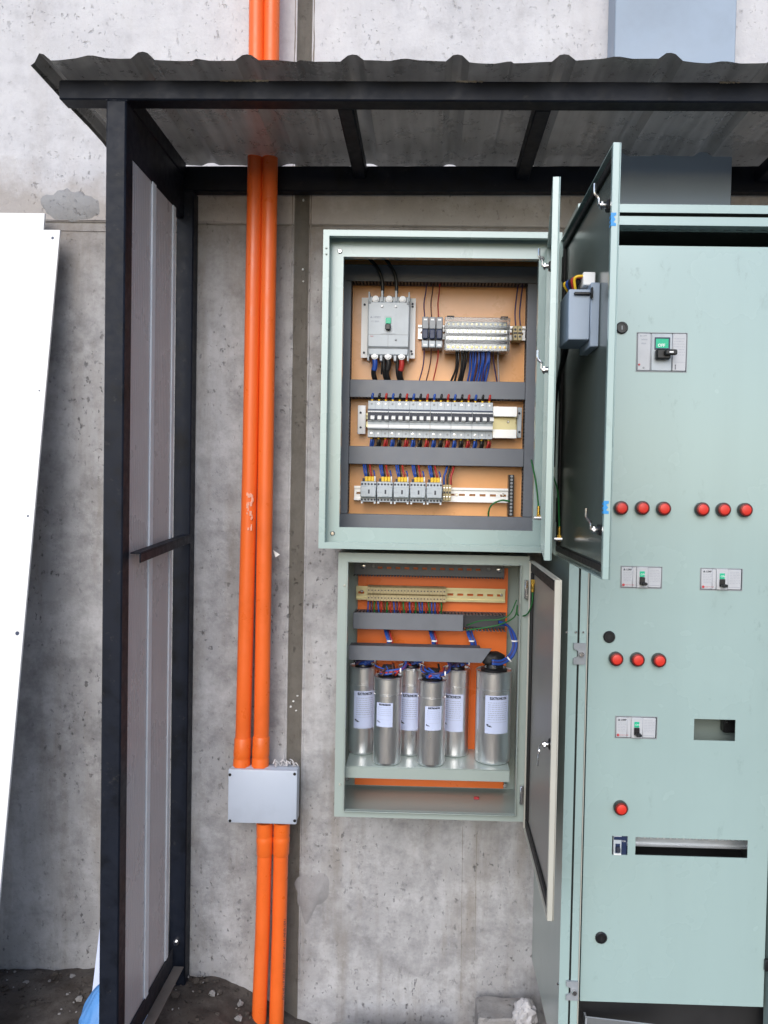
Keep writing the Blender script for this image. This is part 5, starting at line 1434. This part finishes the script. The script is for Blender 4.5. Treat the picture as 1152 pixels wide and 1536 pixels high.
# single pole miniature breaker low on the door
c = c_mcb; w_, h_ = c[1]-c[0], c[3]-c[2]; X = lambda f: c[0]+w_*f; Z = lambda f: c[2]+h_*f
sb = thing('miniature_breaker', 'single small breaker in the square cutout at the left of the long slot', 'circuit breaker', (X(.5), Y(DD), Z(0)))
MB().box(X(.10), X(.62), Y(DD)+.001, Y(DD)+.06, Z(-.2), Z(1.2), .001).build('case', 'lgrey', sb)
MB().box(X(.63), X(.99), Y(DD)+.004, Y(DD)+.06, Z(-.2), Z(1.2), .001).build('case', 'navy', sb)
MB().box(X(.12), X(.60), Y(DD)-.0005, Y(DD)+.0009, Z(.80), Z(.95)).build('blue_stripe', 'navy', sb)
MB().box(X(.22), X(.52), Y(DD)+.0004, Y(DD)+.0012, Z(.10), Z(.58)).build('toggle_slot', 'navy', sb)
MB().box(X(.27), X(.48), Y(DD)-.010, Y(DD)+.0003, Z(.22), Z(.46), .001).build('toggle', 'ink', sb)
MB().box(X(.14), X(.6), Y(DD)-.001, Y(DD)+.0009, Z(.0), Z(.07)).build('rating_strip', 'white', sb)
text('C16', h_*.11, (X(.66), Y(DD)+.0035, Z(.66)), 'white', sb)
# what shows through the long slot and the empty cutout
sl_r, *_ = din_rail('bright rail seen through the long slot low in the cabinet door', 930, 1145, 1263, 1.72, h=.026, mat='rail', slots=False)
z = at(1040, 1259, 1.70).z; f = MB(); xa_, xb_ = at(940, 1260, 1.70).x, at(1135, 1260, 1.70).x
sd_ = thing('wiring_duct', 'toothed wiring duct seen at the top of the long slot', 'wiring duct', ((xa_+xb_)/2, Y(1.75), z))
for i in range(20):
    a_ = xa_+(xb_-xa_)*i/20; f.box(a_, a_+(xb_-xa_)/20*.62, Y(1.70), Y(1.702), z-.001, z+.03)
f.build('side_teeth', 'lgrey', sd_, smooth=0, kind='stuff')
MB().box(xa_, xb_, Y(1.7025), Y(1.75), z+.006, z+.03).build('base', 'mgrey', sd_)
p = at(1094, 1090, 1.69)
tm = thing('contact_block', 'black contact block inside the empty rectangular cutout', 'contact block', (p.x, Y(1.69), p.z))
MB().box(p.x-.012, p.x+.016, Y(1.69), Y(1.711), p.z-.014, p.z+.016, .002).build('body', 'blackp', tm)
screw(tm, Vector((p.x-.006, 0, p.z+.010)), 1.69, .0025)
# lower sheet metal offcut sticking out under the door
a_, b_ = at(878, 1526, 1.655), at(1004, 1541, 1.60)
MBm = MB(); n_ = Vector((0, .004, .013)); v = [a_, b_, b_+Vector((0, .02, -.03)), a_+Vector((0, .02, -.03))]
bm = bmesh.new(); A = [bm.verts.new(q) for q in v]; B = [bm.verts.new(q+Vector((0, .003, .001))) for q in v]
bm.faces.new(A); bm.faces.new(B[::-1])
for i in range(4): bm.faces.new((A[i], B[i], B[(i+1) % 4], A[(i+1) % 4]))
mb = MB(); mb.bm.free(); mb.bm = bm; mb.box(a_.x, a_.x+.004, a_.y, a_.y+.02, 0, a_.z-.002)
tag(mb.build('metal_angle', 'mgrey', smooth=0), 'grey metal angle sticking out under the tall cabinet door', 'metal angle')
# lower door back-face reflection needs nothing more: the enamel is glossy
